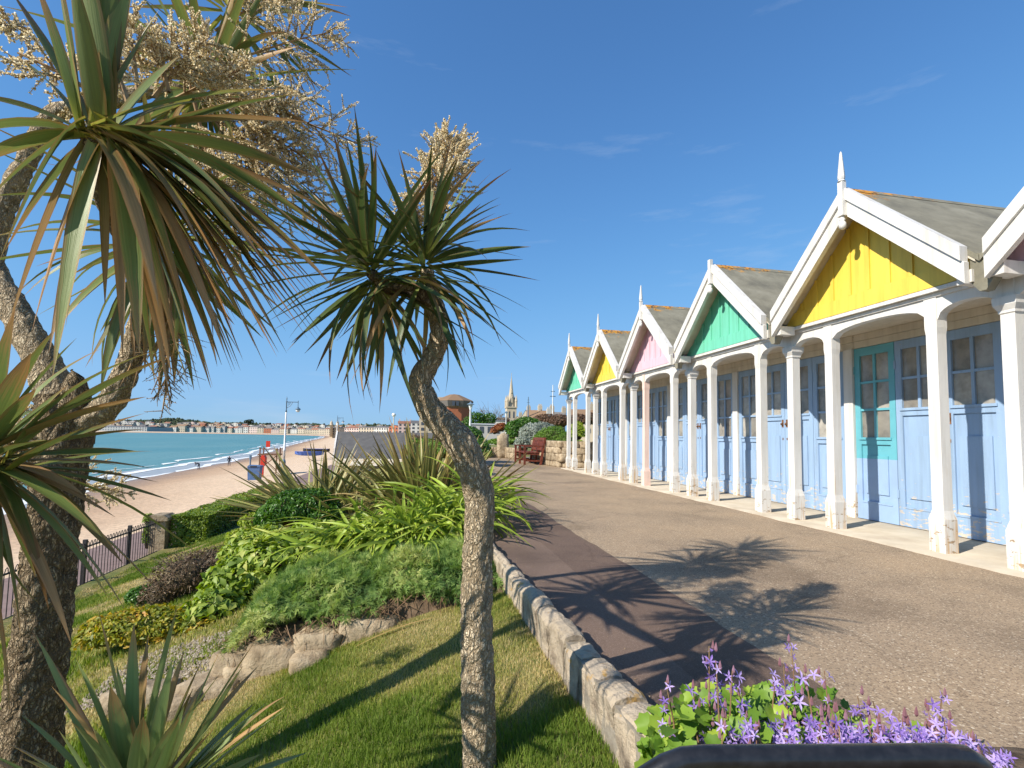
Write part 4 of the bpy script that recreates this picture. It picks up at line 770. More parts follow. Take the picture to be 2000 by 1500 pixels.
# ---- sword-leaved clump at the bottom left
HF = pd(262, 1640, 1.38); foot = np.array([HF[0], HF[1], float(bank(HF[0]))])
fr_ = thing('sword_leaf_clump', 'clump of stiff grey-green sword leaves at the bottom left corner', 'plant', foot)
trunk('stem', [foot-[0, 0, .1], (foot+HF)/2, HF], [.06, .055, .04], BARKD, fr_, 19, n=18, amp=.006)
for tx, ty, td, wd, dry in [(70,1240,1.3,.036,0),(40,1395,1.25,.04,0),(60,1230,1.5,.022,1),(150,1290,1.3,.036,0),(190,1185,1.35,.040,0),(215,1340,1.25,.044,0),(228,1300,1.42,.03,0),(262,1215,1.4,.038,0),(290,1240,1.5,.028,1),(345,1190,1.42,.036,0),(360,1270,1.5,.026,1),(325,1325,1.35,.04,0),(400,1330,1.5,.034,1),(430,1270,1.45,.030,1),(500,1250,1.5,.030,1),(475,1300,1.4,.034,0),(505,1300,1.55,.026,1),(525,1370,1.45,.038,0),(470,1440,1.3,.045,0),(600,1470,1.45,.03,0),(420,1420,1.3,.04,1),(100,1340,1.2,.03,1),(40,1480,1.2,.04,0),(10,1450,1.3,.03,1),(140,1410,1.18,.045,0),(280,1400,1.2,.046,0),(180,1420,1.2,.04,0),(350,1400,1.25,.044,0)]:
    leaf_to(fr_, HF+r.normal(0, .014, 3), pd(tx, ty, td), .03, wd*1.0, LEAFD if dry and r.random() < .6 else LEAFS, seg=8, twist=r.normal(0, .35), taper=3.6, base_w=.8)
for k in range(26):
    a_ = r.uniform(-1.15, 1.15); ln_ = r.uniform(230, 390); leaf_to(fr_, HF+r.normal(0, .02, 3), pd(262+math.sin(a_)*ln_*1.1, 1640-math.cos(a_)*ln_, 1.38+r.normal(0, .12)), .02, r.uniform(.024, .036), LEAFS if r.random() < .8 else LEAFD, seg=8, twist=r.normal(0, .4), taper=3.4, base_w=.8)

# ---- flax and daylily clumps in the bed
def clump(name, label, cat, c, n, shapes, el0, el1, seed, s0, s1, spread, blade_name='leaf'):
    r = np.random.default_rng(seed); t = thing(name, label, cat, c)
    for k in range(n):
        a = r.random()*6.283; q = r.random()**.6; el = math.radians(el0+(el1-el0)*q+r.normal(0, 6)); p = np.array(c)+[math.cos(a)*spread*q*r.random(), math.sin(a)*spread*q*r.random(), -.03]
        o = bpy.data.objects.new(blade_name, shapes[r.integers(len(shapes))]); COL.objects.link(o); az = a+r.normal(0, .45)
        aim(o, p, (math.cos(el)*math.cos(az), math.cos(el)*math.sin(az), math.sin(el)), t, s0+(s1-s0)*r.random(), r.normal(0, .7))
    return t
PH = [strap_shape('flax_leaf', L_, .072, dr, PHOR, 8, taper=2.2, fold=.3) for L_, dr in ((1.75, .1), (1.7, .35), (1.6, .7), (1.85, .2), (1.5, 1.1), (1.4, 1.6))]
c = pd(828, 1000, 8.6); clump('flax_clump', 'large bronze-green flax clump behind the daylilies', 'plant', (c[0], c[1], -.36), 298, PH, 89, 40, 41, .7, 1.0, .95)
c = pd(630, 960, 10.5); clump('flax_clump', 'smaller bronze flax clump in front of the lamp post', 'plant', (c[0], c[1], -.80), 290, PH, 88, 12, 42, .8, 1.1, .8)
c = pd(700, 985, 9.3); clump('flax_clump', 'low straggling flax between the two large flax clumps', 'plant', (c[0], c[1], -.62), 140, PH, 70, 5, 43, .6, .85, .6)
LI = [strap_shape('daylily_leaf', L_*1.3, .038, dr, LILY, 8, taper=2.0, fold=.3) for L_, dr in ((.72, 1.6), (.76, 1.9), (.7, 2.2), (.78, 1.3), (.66, 2.5))]
for q, (a_, b_, d_, lab, nn) in enumerate(((800, 1060, 4.95, 'bright yellow-green daylily clump above the juniper', 295), (880, 1045, 5.2, 'daylily clump half hidden by the slender palm trunk', 220), (715, 1065, 5.15, 'daylily clump at the left end, leaves arching over the juniper', 260), (930, 1040, 6.0, 'small daylily clump spilling onto the dark path strip', 90))):
    c = pd(a_, b_, d_); t = clump('daylily_clump', lab, 'plant', (c[0], c[1], float(bank(c[0]))+.26), nn, LI, 86, 30, 50+q, .75, 1.15, .42)
    for k in range(5):
        rr_ = np.random.default_rng(70+q*9+k); p = np.array(c)+[rr_.normal(0, .2), rr_.normal(0, .15), 0]; p[2] = float(bank(c[0]))+.1
        MB().tube([p, p+[.02, 0, .35], p+[.05, 0, .62]], [.005, .004, .004], 5).lathe(tuple(p+[.05, 0, .62]), [(.004, 0), (.012, .03), (.010, .06), (.002, .085)], 6).build('flower_stem', LILY, t)

# ================================================================== SHRUBS, HEDGE, JUNIPER
def leaf_quads(C, Nrm, size, r, asp=.55, curl=.25, jitter=.7, up=.35):
    """one bent leaf (4 triangles' worth: two quads folded at the midrib) at each centre"""
    n = len(C); nr = unit(Nrm+jitter*r.normal(size=(n, 3))+np.array([0, 0, up])); t = unit(np.cross(nr, r.normal(size=(n, 3)))); s = np.cross(nr, t)
    sz = (np.asarray(size)*(.6+.8*r.random(n)))[:, None]; w_ = sz*asp
    base = C-t*sz*.5; tip = C+t*sz*.5-nr*sz*curl; L1 = C+s*w_*.5+nr*sz*.10; R1 = C-s*w_*.5+nr*sz*.10
    V = np.stack([base, R1, tip, L1, C+t*sz*.05-nr*sz*.02], 1).reshape(-1, 3); i = np.arange(n)[:, None, None]*5
    return V, (i+np.array([(0,1,4),(1,2,4),(4,2,3),(0,4,3)])[None]).reshape(-1, 3)
def lumps_points(lumps, n, r, shell=.25, low=-.35):
    """points and outward normals on the outer skin of several ellipsoids"""
    lumps = np.asarray(lumps, float); area = (lumps[:, 3]*lumps[:, 4]+lumps[:, 4]*lumps[:, 5]+lumps[:, 3]*lumps[:, 5]); k = r.choice(len(lumps), n*3, p=area/area.sum())
    d = unit(r.normal(size=(n*3, 3))); ok = d[:, 2] > low; rad = 1-shell*r.random(n*3)**1.5
    nz_ = .80+.45*fbm(d*2.3+k[:, None]*7.7, 3)
    C = lumps[k, :3]+d*lumps[k, 3:6]*(rad*nz_)[:, None]
    for j in range(len(lumps)):
        q = (C-lumps[j, :3])/lumps[j, 3:6]; ok &= (k == j) | ((q**2).sum(1) > .62)
    C, d, k = C[ok][:n], d[ok][:n], k[ok][:n]; return C, unit(d/lumps[k, 3:6]), k
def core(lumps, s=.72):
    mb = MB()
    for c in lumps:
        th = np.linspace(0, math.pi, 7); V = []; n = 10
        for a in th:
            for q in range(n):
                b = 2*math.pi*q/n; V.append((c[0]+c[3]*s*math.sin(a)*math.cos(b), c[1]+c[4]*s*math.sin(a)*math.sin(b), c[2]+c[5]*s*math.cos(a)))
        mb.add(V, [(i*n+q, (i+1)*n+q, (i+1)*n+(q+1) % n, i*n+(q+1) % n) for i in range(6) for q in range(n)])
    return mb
def shrub(name, label, cat, lumps, n, size, mat, seed, leaf_objs=0, asp=.55, core_s=.70, shell=.3, low=-.35, jitter=.7, group=None, kind='stuff', curl=.25):
    r = np.random.default_rng(seed); lumps = np.asarray(lumps, float); b = lumps[0]; t = thing(name, label, cat, (lumps[:, 0].mean(), lumps[:, 1].mean(), (lumps[:, 2]-lumps[:, 5]).min()), group)
    core(lumps, core_s).build('dark_core', TWIGCORE, t, True)  # solid dark blobs block the view through, the crown's inner shade as colour
    C, Nr, k = lumps_points(lumps, n, r, shell, low); V, Fc = leaf_quads(C, Nr, size, r, asp, jitter=jitter, curl=curl); clump_ = fbm(C*(2.2/np.max(lumps[:, 3:6])), 3)
    rv = np.clip(r.random(len(C))*.55+(clump_-.25)*1.0, 0, 1); mk('foliage', V, Fc, mat, t, rnd=np.repeat(rv, 5), kind=kind)
    if leaf_objs:
        Vb, Fb = leaf_quads(np.zeros((1, 3)), np.array([[0, 0, 1.]]), [1.0], np.random.default_rng(1), asp, jitter=0, up=0); me = raw_mesh('leaf', Vb, Fb, OBJLEAF[mat.name], True)
        C, Nr, k = lumps_points(lumps, leaf_objs*3, r, .04, -.1); vis = ((CAM-C)*Nr).sum(1) > 0; C, Nr = C[vis][:leaf_objs], Nr[vis][:leaf_objs]
        for p, q in zip(C, Nr):
            o = bpy.data.objects.new('leaf', me); COL.objects.link(o); o.parent = t; d = unit(q+r.normal(0, .4, 3)+[0, 0, .4]); s_ = size*r.uniform(.9, 1.35)
            o.matrix_basis = Matrix.Translation(Vector(p-wloc(t)+q*size*.2)) @ Vector(d).to_track_quat('Z', 'X').to_matrix().to_4x4() @ Matrix.Rotation(r.random()*6.28, 4, 'Z') @ Matrix.Scale(float(s_), 4)
    return t
OBJLEAF = {}
def fol2(name, stops, **kw): m_ = foliage(name, stops, **kw); OBJLEAF[name] = foliage(name+'_single', stops, use='obj', **kw); return m_
HYD = fol2('hydrangea_leaves', [(0, (.12, .19, .025)), (.4, (.21, .30, .035)), (.75, (.33, .41, .06)), (1, (.50, .50, .14))])
DGR = fol2('glossy_green_leaves', [(0, (.035, .095, .014)), (.5, (.075, .17, .024)), (1, (.15, .27, .04))], rough=.35)
YOR = fol2('golden_leaves', [(0, (.12, .15, .02)), (.35, (.25, .28, .03)), (.65, (.46, .33, .03)), (1, (.50, .20, .03))])
BRO = fol2('brown_dry_leaves', [(0, (.06, .035, .02)), (.5, (.14, .085, .045)), (1, (.26, .20, .10))], trans=.1)
HED = fol2('clipped_hedge_leaves', [(0, (.09, .15, .02)), (.5, (.21, .29, .04)), (1, (.38, .44, .07))], rough=.4)
JUN = foliage('juniper_sprays', [(0, (.10, .18, .055)), (.4, (.21, .32, .085)), (.75, (.33, .43, .12)), (1, (.50, .53, .19))], rough=.7, trans=.35, spec=.2)
SIL = fol2('silver_leaves', [(0, (.16, .19, .14)), (.5, (.34, .38, .31)), (1, (.6, .62, .56))], rough=.8)
LGR = fol2('fresh_green_leaves', [(0, (.07, .14, .02)), (.5, (.14, .25, .035)), (1, (.24, .36, .05))])
LIM = fol2('lime_leaves', [(0, (.14, .22, .02)), (.5, (.28, .36, .03)), (1, (.42, .46, .05))])
RED = fol2('russet_leaves', [(0, (.14, .04, .02)), (.5, (.30, .10, .04)), (1, (.46, .20, .05))])
PLUM = fol2('dull_plum_leaves', [(0, (.10, .06, .035)), (.5, (.19, .11, .07)), (1, (.28, .19, .11))])
def L_(px_, py_, d_, rx, ry, rz): p = pd(px_, py_, d_); return (p[0], p[1], p[2], rx, ry, rz)
# creeping juniper spilling over the rocks
r = np.random.default_rng(77); n = 17000
u = r.random(n); v = r.random(n)**.85
s = -.12+u*(fl[-1]+.16); fx = np.interp(s, fl, FRONT[:, 0]); fy = np.interp(s, fl, FRONT[:, 1]); sp = 1-.5*np.clip(s/fl[-1], 0, 1)
deep = 1.55+.25*np.sin(s*2.0)
def jz(s, v, fx):
    h = .50*(1-.62*np.clip(s/fl[-1], 0, 1)); dome = np.sin(np.pi*np.clip(.16+.80*v, 0, 1))**.55
    ends = np.clip(np.minimum((s+.15)/.5, (fl[-1]+.1-s)/.35), 0, 1)**.5
    return h*dome*ends
bulge = (fbm(np.stack([s*5.2, v*7.5, s*0+2], 1), 3)-.44)
x = fx-.05*v; y = fy+.04+v*deep-.07*np.sin(s*9)*(1-v); z = bank(x)*.6+np.interp(s, [0, fl[-1]], [-.72, -.12])*.4+.03+jz(s, v, fx)+bulge*.26+(fbm(np.stack([s*16, v*20, s*0+8], 1), 2)-.38)*.11
z -= (r.random(n)**2)*.10; y = y-np.where(v < .12, .05*r.random(n), 0)
C = np.stack([x, y, z], 1)
# each spray: a fan of five slender needles
dr = unit(np.stack([r.normal(0, .6, n)+.0*x, -.55+r.normal(0, .6, n), .55+r.normal(0, .35, n)-.9*(v < .16)], 1)); sd = unit(np.cross(dr, r.normal(size=(n, 3))))
V = []; ln = .045+.045*r.random(n)
for k, (ang, q) in enumerate(((0, 1), (.7, .8), (-.7, .8), (.35, .9), (-.35, .9), (1.1, .6), (-1.1, .6))):
    st_k = C+dr*(ln*.12*(k % 3))[:, None]; d2 = unit(dr*math.cos(ang)+sd*math.sin(ang)); pw = unit(np.cross(d2, np.cross(dr, sd)))*.0042
    V += [st_k-pw, st_k+pw, st_k+d2*(ln*q)[:, None]]
V = np.stack(V, 1).reshape(-1, 3); rv = np.clip(.4+bulge*2.4+.55*(r.random(n)-.35), 0, 1)
jt = thing('juniper_shrub', 'wide blue-green creeping juniper spilling over the pale rocks', 'shrub', (*front(.8), -.5))
mk('sprays', V, np.arange(len(V)).reshape(-1, 3), JUN, jt, rnd=np.repeat(rv, 21), kind='stuff')
ss = np.linspace(-.08, fl[-1], 34); vv = np.linspace(0.05, 1, 16); V = []
for a in ss:
    for b in vv:
        f0 = front(a); xx = f0[0]-.05*b; V.append((xx, f0[1]+.07+b*(1.5+.25*math.sin(a*2)), float(bank(xx))*.6+float(np.interp(a, [0, fl[-1]], [-.72, -.12]))*.4-.05+float(jz(np.array([a]), np.array([b]), None)[0])))
mk('dark_core', V, np.array([(i*16+j, (i+1)*16+j, (i+1)*16+j+1, i*16+j+1) for i in range(33) for j in range(15)]), TWIGCORE, jt, True)  # closed dark sheet under the sprays, shade between them put into its colour
m = MB()
for k in range(85):
    a = r.random()*fl[-1]*.95; f0 = front(a); b = float(bank(f0[0])); top = b+.30*(1-.6*a/fl[-1]); p = np.array([f0[0]+r.normal(0, .03), f0[1]+.05, top]); q = p+[r.normal(0, .11), -.03-.07*r.random(), -.05-.17*r.random()]
    m.tube([p, (p+q)/2+[r.normal(0, .04), -.02, 0], q], [.003, .0022, .001], 4, False)
m.build('hanging_roots', surf('root_fibres', [(.3, (.14, .075, .04)), (.7, (.30, .19, .10))], scale=8), jt, kind='stuff')

shrub('hydrangea_shrub', 'yellow-green broad-leaved shrub between the brown bush and the juniper', 'shrub', [L_(560, 1100, 6.2, .62, .6, .38), L_(470, 1150, 5.9, .42, .5, .36), L_(425, 1205, 5.4, .34, .4, .30), L_(620, 1060, 7.0, .5, .5, .3), L_(510, 1075, 7.2, .5, .5, .34)], 7500, .085, HYD, 101, 280, asp=.6)
shrub('green_shrub', 'dense dark green glossy shrub under the smaller flax', 'shrub', [L_(590, 995, 8.8, .62, .5, .36), L_(545, 1010, 8.9, .4, .4, .26), L_(630, 1010, 8.7, .36, .4, .26)], 4200, .085, DGR, 102, asp=.4)
shrub('golden_shrub', 'low golden-orange leaved shrub beside the thick trunk', 'shrub', [L_(280, 1225, 5.2, .40, .35, .20), L_(215, 1235, 5.3, .28, .3, .18), L_(345, 1222, 5.2, .30, .3, .17), L_(395, 1225, 5.1, .2, .2, .13)], 4600, .055, YOR, 103, asp=.55)
t = shrub('brown_shrub', 'brown dried-out twiggy shrub above the golden one', 'shrub', [L_(370, 1125, 7.2, .50, .5, .34), L_(320, 1160, 7.0, .30, .3, .26), L_(425, 1100, 7.6, .42, .4, .26)], 4200, .045, BRO, 104, asp=.35, shell=.6)
m = MB(); r = np.random.default_rng(12)
for k in range(160):
    c = L_(370, 1130, 7.2, 0, 0, 0)[:3]; d = unit(r.normal(size=3)+[0, -.4, .4]); p = np.array(c)+d*.18; q = p+d*r.uniform(.2, .36)*[1.2, 1, .9]; m.tube([p, (p+q)/2+r.normal(0, .02, 3), q], [.006, .004, .002], 4, False)
m.build('bare_twigs', surf('pale_twigs', [(.3, (.16, .11, .075)), (.7, (.32, .25, .18))], scale=10), t, kind='stuff')
shrub('blue_green_shrub', 'small blue-green bush left of the brown shrub', 'shrub', [L_(275, 1165, 7.6, .2, .2, .16)], 900, .05, DGR, 105)
shrub('yellow_shrub', 'small yellow-leaved bush below the dark green shrub', 'shrub', [L_(505, 1020, 9.5, .34, .3, .2), L_(470, 1050, 9.0, .25, .3, .16)], 1500, .06, LIM, 106)
shrub('ground_cover', 'low green ground cover between hydrangea and daylilies', 'ground cover', [L_(655, 1040, 7.8, .6, .5, .16), L_(700, 1045, 7.0, .5, .4, .14), L_(600, 1045, 8.0, .4, .4, .14)], 2600, .06, LGR, 107, asp=.3)
# clipped hedge
hx0, hx1, hy0, hy1, hz0, hz1 = -7.5, -6.45, 17.7, 29.0, -3.0, -1.68
hg = thing('clipped_hedge', 'long square-clipped green hedge beside the stone pillar', 'hedge', ((hx0+hx1)/2, (hy0+hy1)/2, hz0))
MB().box(hx0+.12, hx1-.12, hy0+.12, hy1-.12, hz0, hz1-.12).build('dark_core', TWIGCORE, hg)  # solid dark box behind the leaves, painted in place of inner shade
r = np.random.default_rng(9); C = []; Nr = []
def face(n, f, nr):
    q = r.random((n, 2)); C.append(np.array([f(a, b) for a, b in q])); Nr.append(np.tile(nr, (n, 1)))
face(9000, lambda a, b: (hx0+(hx1-hx0)*a, hy0+(hy1-hy0)*b**1.5, hz1), (0, 0, 1.)); face(2600, lambda a, b: (hx0+(hx1-hx0)*a, hy0, hz0+(hz1-hz0)*b), (0, -1., 0)); face(6500, lambda a, b: (hx1, hy0+(hy1-hy0)*a**1.5, hz0+(hz1-hz0)*b), (1., 0, 0)); face(1500, lambda a, b: (hx0, hy0+(hy1-hy0)*a, hz0+(hz1-hz0)*b), (-1., 0, 0))
C = np.vstack(C); Nr = np.vstack(Nr); C += Nr*((fbm(C*1.3, 3)-.44)*.16)[:, None]-Nr*(r.random(len(C))**2*.1)[:, None]
V, Fc = leaf_quads(C, Nr, .085, r, .6, jitter=.55); mk('foliage', V, Fc, HED, hg, rnd=np.repeat(np.clip(r.random(len(C))*.6+(fbm(C*1.1, 3)-.3)*.9, 0, 1), 5), kind='stuff')
# stone gate pillar, railings on their kerb
gp = thing('stone_pillar', 'square stone gate pillar with cap at the end of the railings', 'pillar', (-7.78, 17.7, -3.0))
for k in range(5): MB().box(-8.0+.006*(k % 2), -7.56-.006*(k % 2), 17.48, 17.92, -3.0+.24*k, -2.765+.24*k).build('stone', STONE, gp)
MB().prism([(-8.08, -1.80), (-7.48, -1.80), (-7.48, -1.70), (-7.6, -1.62), (-7.96, -1.62), (-8.08, -1.70)], 'y', 17.40, 18.0).build('cap', STONE, gp)
shrub('ivy_plant', 'ivy climbing the seaward side of the stone pillar', 'climber', [(-8.08, 17.6, -2.3, .14, .2, .55), (-8.05, 17.5, -1.75, .14, .18, .2)], 800, .07, HED, 115)
rl = thing('iron_railings', 'dark iron railings with looped bar tops along the promenade', 'railings', (-7.75, 14, -3.0))
yb = 8.2
for k in range(5): MB().box(-7.79, -7.71, 8.2+1.92*k-.035, 8.2+1.92*k+.035, -2.8, -1.66).build('post', IRON, rl)
MB().box(-7.765, -7.735, 8.2, 17.47, -1.86, -1.825).build('top_rail', IRON, rl); MB().box(-7.765, -7.735, 8.2, 17.47, -2.74, -2.705).build('bottom_rail', IRON, rl)
bm = MB().tube([(0, 0, -.95), (0, 0, -.03), (0, .03, .05), (0, .06, .075), (0, .085, .05), (0, .095, -.02)], .009, 5); me = raw_mesh('bar', bm.v, bm.f, IRON)
k = 0
while 8.3+k*.13 < 17.4: link('bar', me, rl, (0, 8.3+k*.13-14, -1.80+3.0)); k += 1
kb = thing('kerb_wall', 'low stone kerb the railings stand on', 'kerb', (-7.75, 13, -3.0))
k = 0
while 7.6+k*1.3 < 17.8: MB().box(-7.95, -7.5, 7.6+k*1.3, 7.6+k*1.3+1.288, -3.02, -2.78+.005*(k % 3)).build('stone', STONE, kb); k += 1

# ================================================================== BELLFLOWERS AND HANDRAIL, BOTTOM RIGHT
V, Fc = grid(np.linspace(.86, 2.6, 24), np.linspace(.35, 1.50, 14), lambda x, y: .05+.05*fbm(np.stack([x*6, y*6, x*0], 1))-.12*np.clip((x-1.3)/1.2, 0, 1)*np.clip((y-1.0)/.5, 0, 1)-.14*np.clip((y-1.40)/.1, 0, 1)); structure(mk('flower_bed', V, Fc, SOIL, smooth=True))
CAMPL = foliage('bellflower_leaf', [(0, (.10, .20, .02)), (.5, (.20, .33, .035)), (1, (.34, .45, .06))], rough=.5, trans=.3, use='obj')
CAMPF = foliage('bellflower_petals', [(0, (.25, .15, .48)), (.5, (.37, .25, .60)), (1, (.54, .43, .74))], rough=.6, trans=.3, use='obj')
CAMPS = surf('bellflower_stem', [(.4, (.16, .08, .05)), (.7, (.24, .17, .07))], scale=12)
r = np.random.default_rng(55); bf = thing('bellflower_plant', 'mass of lilac star flowers and lime leaves at the end of the wall', 'flowers', (1.25, 1.35, .03))
# rounded, toothed, cupped leaf
th = np.linspace(0, 2*math.pi, 19)[:-1]; rad = (1+.10*np.where(np.arange(18) % 2, 1, -1))*(.5+.13*np.cos(th)); LV = [(0, 0, -.05)]+[(q*math.cos(a)+.05, q*math.sin(a)*.9, .16*(q*2)**2*abs(math.sin(a))-.1*max(0, math.cos(a))**3) for a, q in zip(th, rad)]
cleaf = raw_mesh('leaf', LV, [(0, 1+i, 1+(i+1) % 18) for i in range(18)], CAMPL, True)
FV = [(0, 0, -.3)]; FF = []
for k in range(5):
    a = 2*math.pi*k/5; b0 = len(FV)
    for (rr_, da, z_) in ((.16, -.62, -.1), (.16, .62, -.1), (.58, .26, .06), (1.0, 0, .02), (.58, -.26, .06), (.5, 0, -.02)): FV.append((rr_*math.cos(a+da), rr_*math.sin(a+da), z_))
    FF += [(0, b0, b0+1), (b0, b0+5, b0+1), (b0+1, b0+5, b0+2), (b0+2, b0+5, b0+3), (b0+3, b0+5, b0+4), (b0+4, b0+5, b0)]
cflow = raw_mesh('flower', FV, FF, CAMPF, False)
def bed_top(q):                # height of the leaf cushion along the bed, by picture column
    return np.interp(q, [1260, 1330, 1480, 1600, 1700, 1800, 1900, 1990], [1390, 1335, 1330, 1335, 1385, 1425, 1435, 1470])
def put(me, name, p, d, s_, roll=None):
    o = bpy.data.objects.new(name, me); COL.objects.link(o); o.parent = bf
    o.matrix_basis = Matrix.Translation(Vector(np.asarray(p)-wloc(bf))) @ Vector(unit(d)).to_track_quat('Z', 'X').to_matrix().to_4x4() @ Matrix.Rotation(r.random()*6.28 if roll is None else roll, 4, 'Z') @ Matrix.Scale(float(s_), 4)
for k in range(300):
    q = 1262+(r.random()**1.35)*(1700-1262) if k < 250 else 1650+330*r.random(); dpt = r.uniform(1.36, 1.66); top = bed_top(q)+(1.66-dpt)*330
    p = pd(q, top+r.random()*60, dpt); put(cleaf, 'leaf', p, (r.normal(-.15, .45), -.35+r.normal(0, .4), 1), r.uniform(.035, .07))
stem = MB(); nfl = 0; spikes = []
for q, py_ in ((1300, 1330), (1385, 1262), (1398, 1290), (1430, 1310), (1545, 1258), (1530, 1300), (1570, 1300), (1610, 1310), (1515, 1320), (1675, 1360), (1705, 1370), (1840, 1352), (1810, 1380), (1860, 1400), (1355, 1350), (1440, 1345)): spikes.append((q, py_, r.uniform(1.45, 1.6), 8))
for k in range(62): q = 1400+560*r.random()**.8; spikes.append((q, np.interp(q, [1400, 1500, 1650, 1800, 1980], [1400, 1375, 1385, 1390, 1450])+r.random()*70, r.uniform(1.25, 1.5), 5))
bud = MB()
for q, py_, dpt, nf in spikes:
    T = pd(q, py_, dpt); B = np.array([T[0]+r.normal(0, .03), T[1]-.02+r.normal(0, .02), .04]); stem.tube([B, (B+T)/2+r.normal(0, .012, 3), T], [.0035, .003, .0015], 4, False)
    hgt = min(.17, T[2]-.05)
    for j in range(nf+4):
        u_ = j/(nf+3); p = T-(T-B)/max(.01, np.linalg.norm(T-B))*hgt*u_+r.normal(0, .012, 3)
        if j >= 1 and nfl < 299 and r.random() < .75: put(cflow, 'flower', p+r.normal(0, .008, 3), (r.normal(0, .6), -.6+r.normal(0, .4), .5+r.normal(0, .4)), r.uniform(.014, .024)); nfl += 1
        else: bud.lathe(tuple(p), [(.001, -.012), (.005, -.006), (.004, .004), (.0008, .016)], 5)
stem.build('flower_stems', CAMPS, bf, kind='stuff'); bud.build('buds', surf('bellflower_buds', [(.4, (.20, .09, .10)), (.7, (.30, .17, .24))], scale=30), bf, kind='stuff')
# the many flowers past the ones set singly
n = 420; q = 1420+560*r.random(n)**.85; C = np.array([pd(a, np.interp(a, [1400, 1500, 1650, 1800, 1980], [1425, 1405, 1410, 1415, 1470])+80*b, d_) for a, b, d_ in zip(q, r.random(n), r.uniform(1.2, 1.5, n))])
FVa = np.array(FV); V = []; Fc = []
for k, c in enumerate(C):
    mt = np.array(Vector(unit((r.normal(0, .6), -.6+r.normal(0, .4), .6))).to_track_quat('Z', 'X').to_matrix()); V.append(FVa*r.uniform(.013, .021)@mt.T+c); Fc += [tuple(i+k*len(FV) for i in f) for f in FF]
mk('flowers', np.vstack(V), np.array(Fc), foliage('bellflower_petals_mass', [(0, (.25, .15, .48)), (.5, (.37, .25, .60)), (1, (.54, .43, .74))], rough=.6, trans=.3), bf, rnd=np.repeat(r.random(n), len(FV)), kind='stuff')
# black tubular hand rail
hr = thing('hand_rail', 'black painted tubular hand rail at the bottom right', 'railing', (.9, .95, 0))
A = [pd(1160, 1600, 1.02), pd(1240, 1535, 1.02), pd(1300, 1497, 1.03), pd(1335, 1484, 1.03), pd(1375, 1480, 1.035), pd(1600, 1479, 1.03), pd(1850, 1477, 1.03), pd(1885, 1480, 1.03), pd(1912, 1496, 1.03), pd(1930, 1530, 1.03), pd(1935, 1600, 1.03), pd(1937, 1900, 1.05)]
MB().tube(A, .0235, 16).build('top_tube', BLACKIRON, hr, True)
for k in (1375, 1500, 1640, 1770): q = pd(k, 1500, 1.032); MB().lathe((q[0], q[1], q[2]-.022), [(.004, 0), (.006, .006), (.004, .01)], 6).build('rivet', BLACKIRON, hr)

# ================================================================== FAR END OF THE PATH
def bench():
    t = thing('park_bench', 'red-brown slatted wooden bench facing the sea at the path end', 'bench', (4.0, 18.3, 0)); x0, x1, y0, y1 = 3.76, 4.34, 17.55, 19.25
    for y in (y0, (y0+y1)/2, y1):
        MB().box(x0-.035, x0+.035, y-.035, y+.035, 0, .64).build('leg', TEAK, t); MB().prism([(x1-.04, 0), (x1+.04, 0), (x1+.19, .98), (x1+.12, .98)], 'y', y-.035, y+.035).build('leg', TEAK, t)
        MB().box(x0-.06, x1+.1, y-.045, y+.045, .641, .68).build('armrest', TEAK, t); MB().box(x0+.036, x1-.041, y-.02, y+.02, .12, .17).build('stretcher', TEAK, t); MB().box(x0+.036, x1-.045, y-.02, y+.02, .36, .42).build('seat_rail', TEAK, t)
    for k in range(6): MB().box(x0-.03+.1*k, x0+.055+.1*k, y0-.04, y1+.04, .425, .45).build('slat', TEAK, t)
    for k, z in enumerate((.55, .93)): MB().box(x1+.02+.15*(z-.3), x1+.055+.15*(z-.3), y0+.04, y1-.04, z-.04, z+.045).build('back_rail', TEAK, t)
    k = 0
    while y0+.08+k*.1 < y1-.06: y = y0+.08+k*.1; MB().prism([(x1+.062, .6), (x1+.078, .6), (x1+.125, .88), (x1+.109, .88)], 'y', y, y+.05).build('slat', TEAK, t); k += 1
bench()
def rubble(name, label, pts, h, seed, th=.35, z0=0):
    pts = np.array(pts, float); d = np.r_[0, np.cumsum(np.linalg.norm(np.diff(pts, axis=0), axis=1))]; t = thing(name, label, 'wall', (*pts[0], z0)); r = np.random.default_rng(seed); z = z0; k = 0
    while z < z0+h-.05:
        ch = r.uniform(.17, .27); s = -r.random()*.2
        while s < d[-1]:
            ln = r.uniform(.28, .55); q = s+ln/2; p = [np.interp(q, d, pts[:, j]) for j in (0, 1)]; p2 = [np.interp(min(q+.05, d[-1]), d, pts[:, j]) for j in (0, 1)]; p1 = [np.interp(max(q-.05, 0), d, pts[:, j]) for j in (0, 1)]
            rock('stone', (p[0], p[1], z+ch/2), (ln*1.04, th, ch*1.06), STONE, t, seed*100+k, rz=math.atan2(p2[1]-p1[1], p2[0]-p1[0]), boxy=.9, rough=.10); s += ln; k += 1
        z += ch
    return t
rubble('rubble_wall', 'cream rubble stone bed wall between the bench and the end hut', [(4.62, 19.5), (4.72, 17.2), (4.85, 16.4), (5.6, 16.1), (6.6, 16.0)], .82, 3)
rubble('rubble_wall', 'low cream stone edging across the end of the path', [(2.55, 22.6), (3.3, 23.4), (4.1, 23.3), (4.4, 21.4)], .34, 4)
st = thing('standing_stone', 'tall pale upright stone behind the bench', 'stone', (3.9, 23.1, 0)); rock('stone', (3.9, 23.1, .5), (.5, .4, 1.15), STONE, st, 901, boxy=.6)
def W(px_, py_, d_, wpx, hpx, dep=None):
    """an ellipsoid lump centred on a picture point at depth d_, its half sizes given in picture units"""
    p = pd(px_, py_, d_); k = d_/FPX; return (p[0], p[1], p[2], wpx*k, dep or wpx*k, hpx*k)
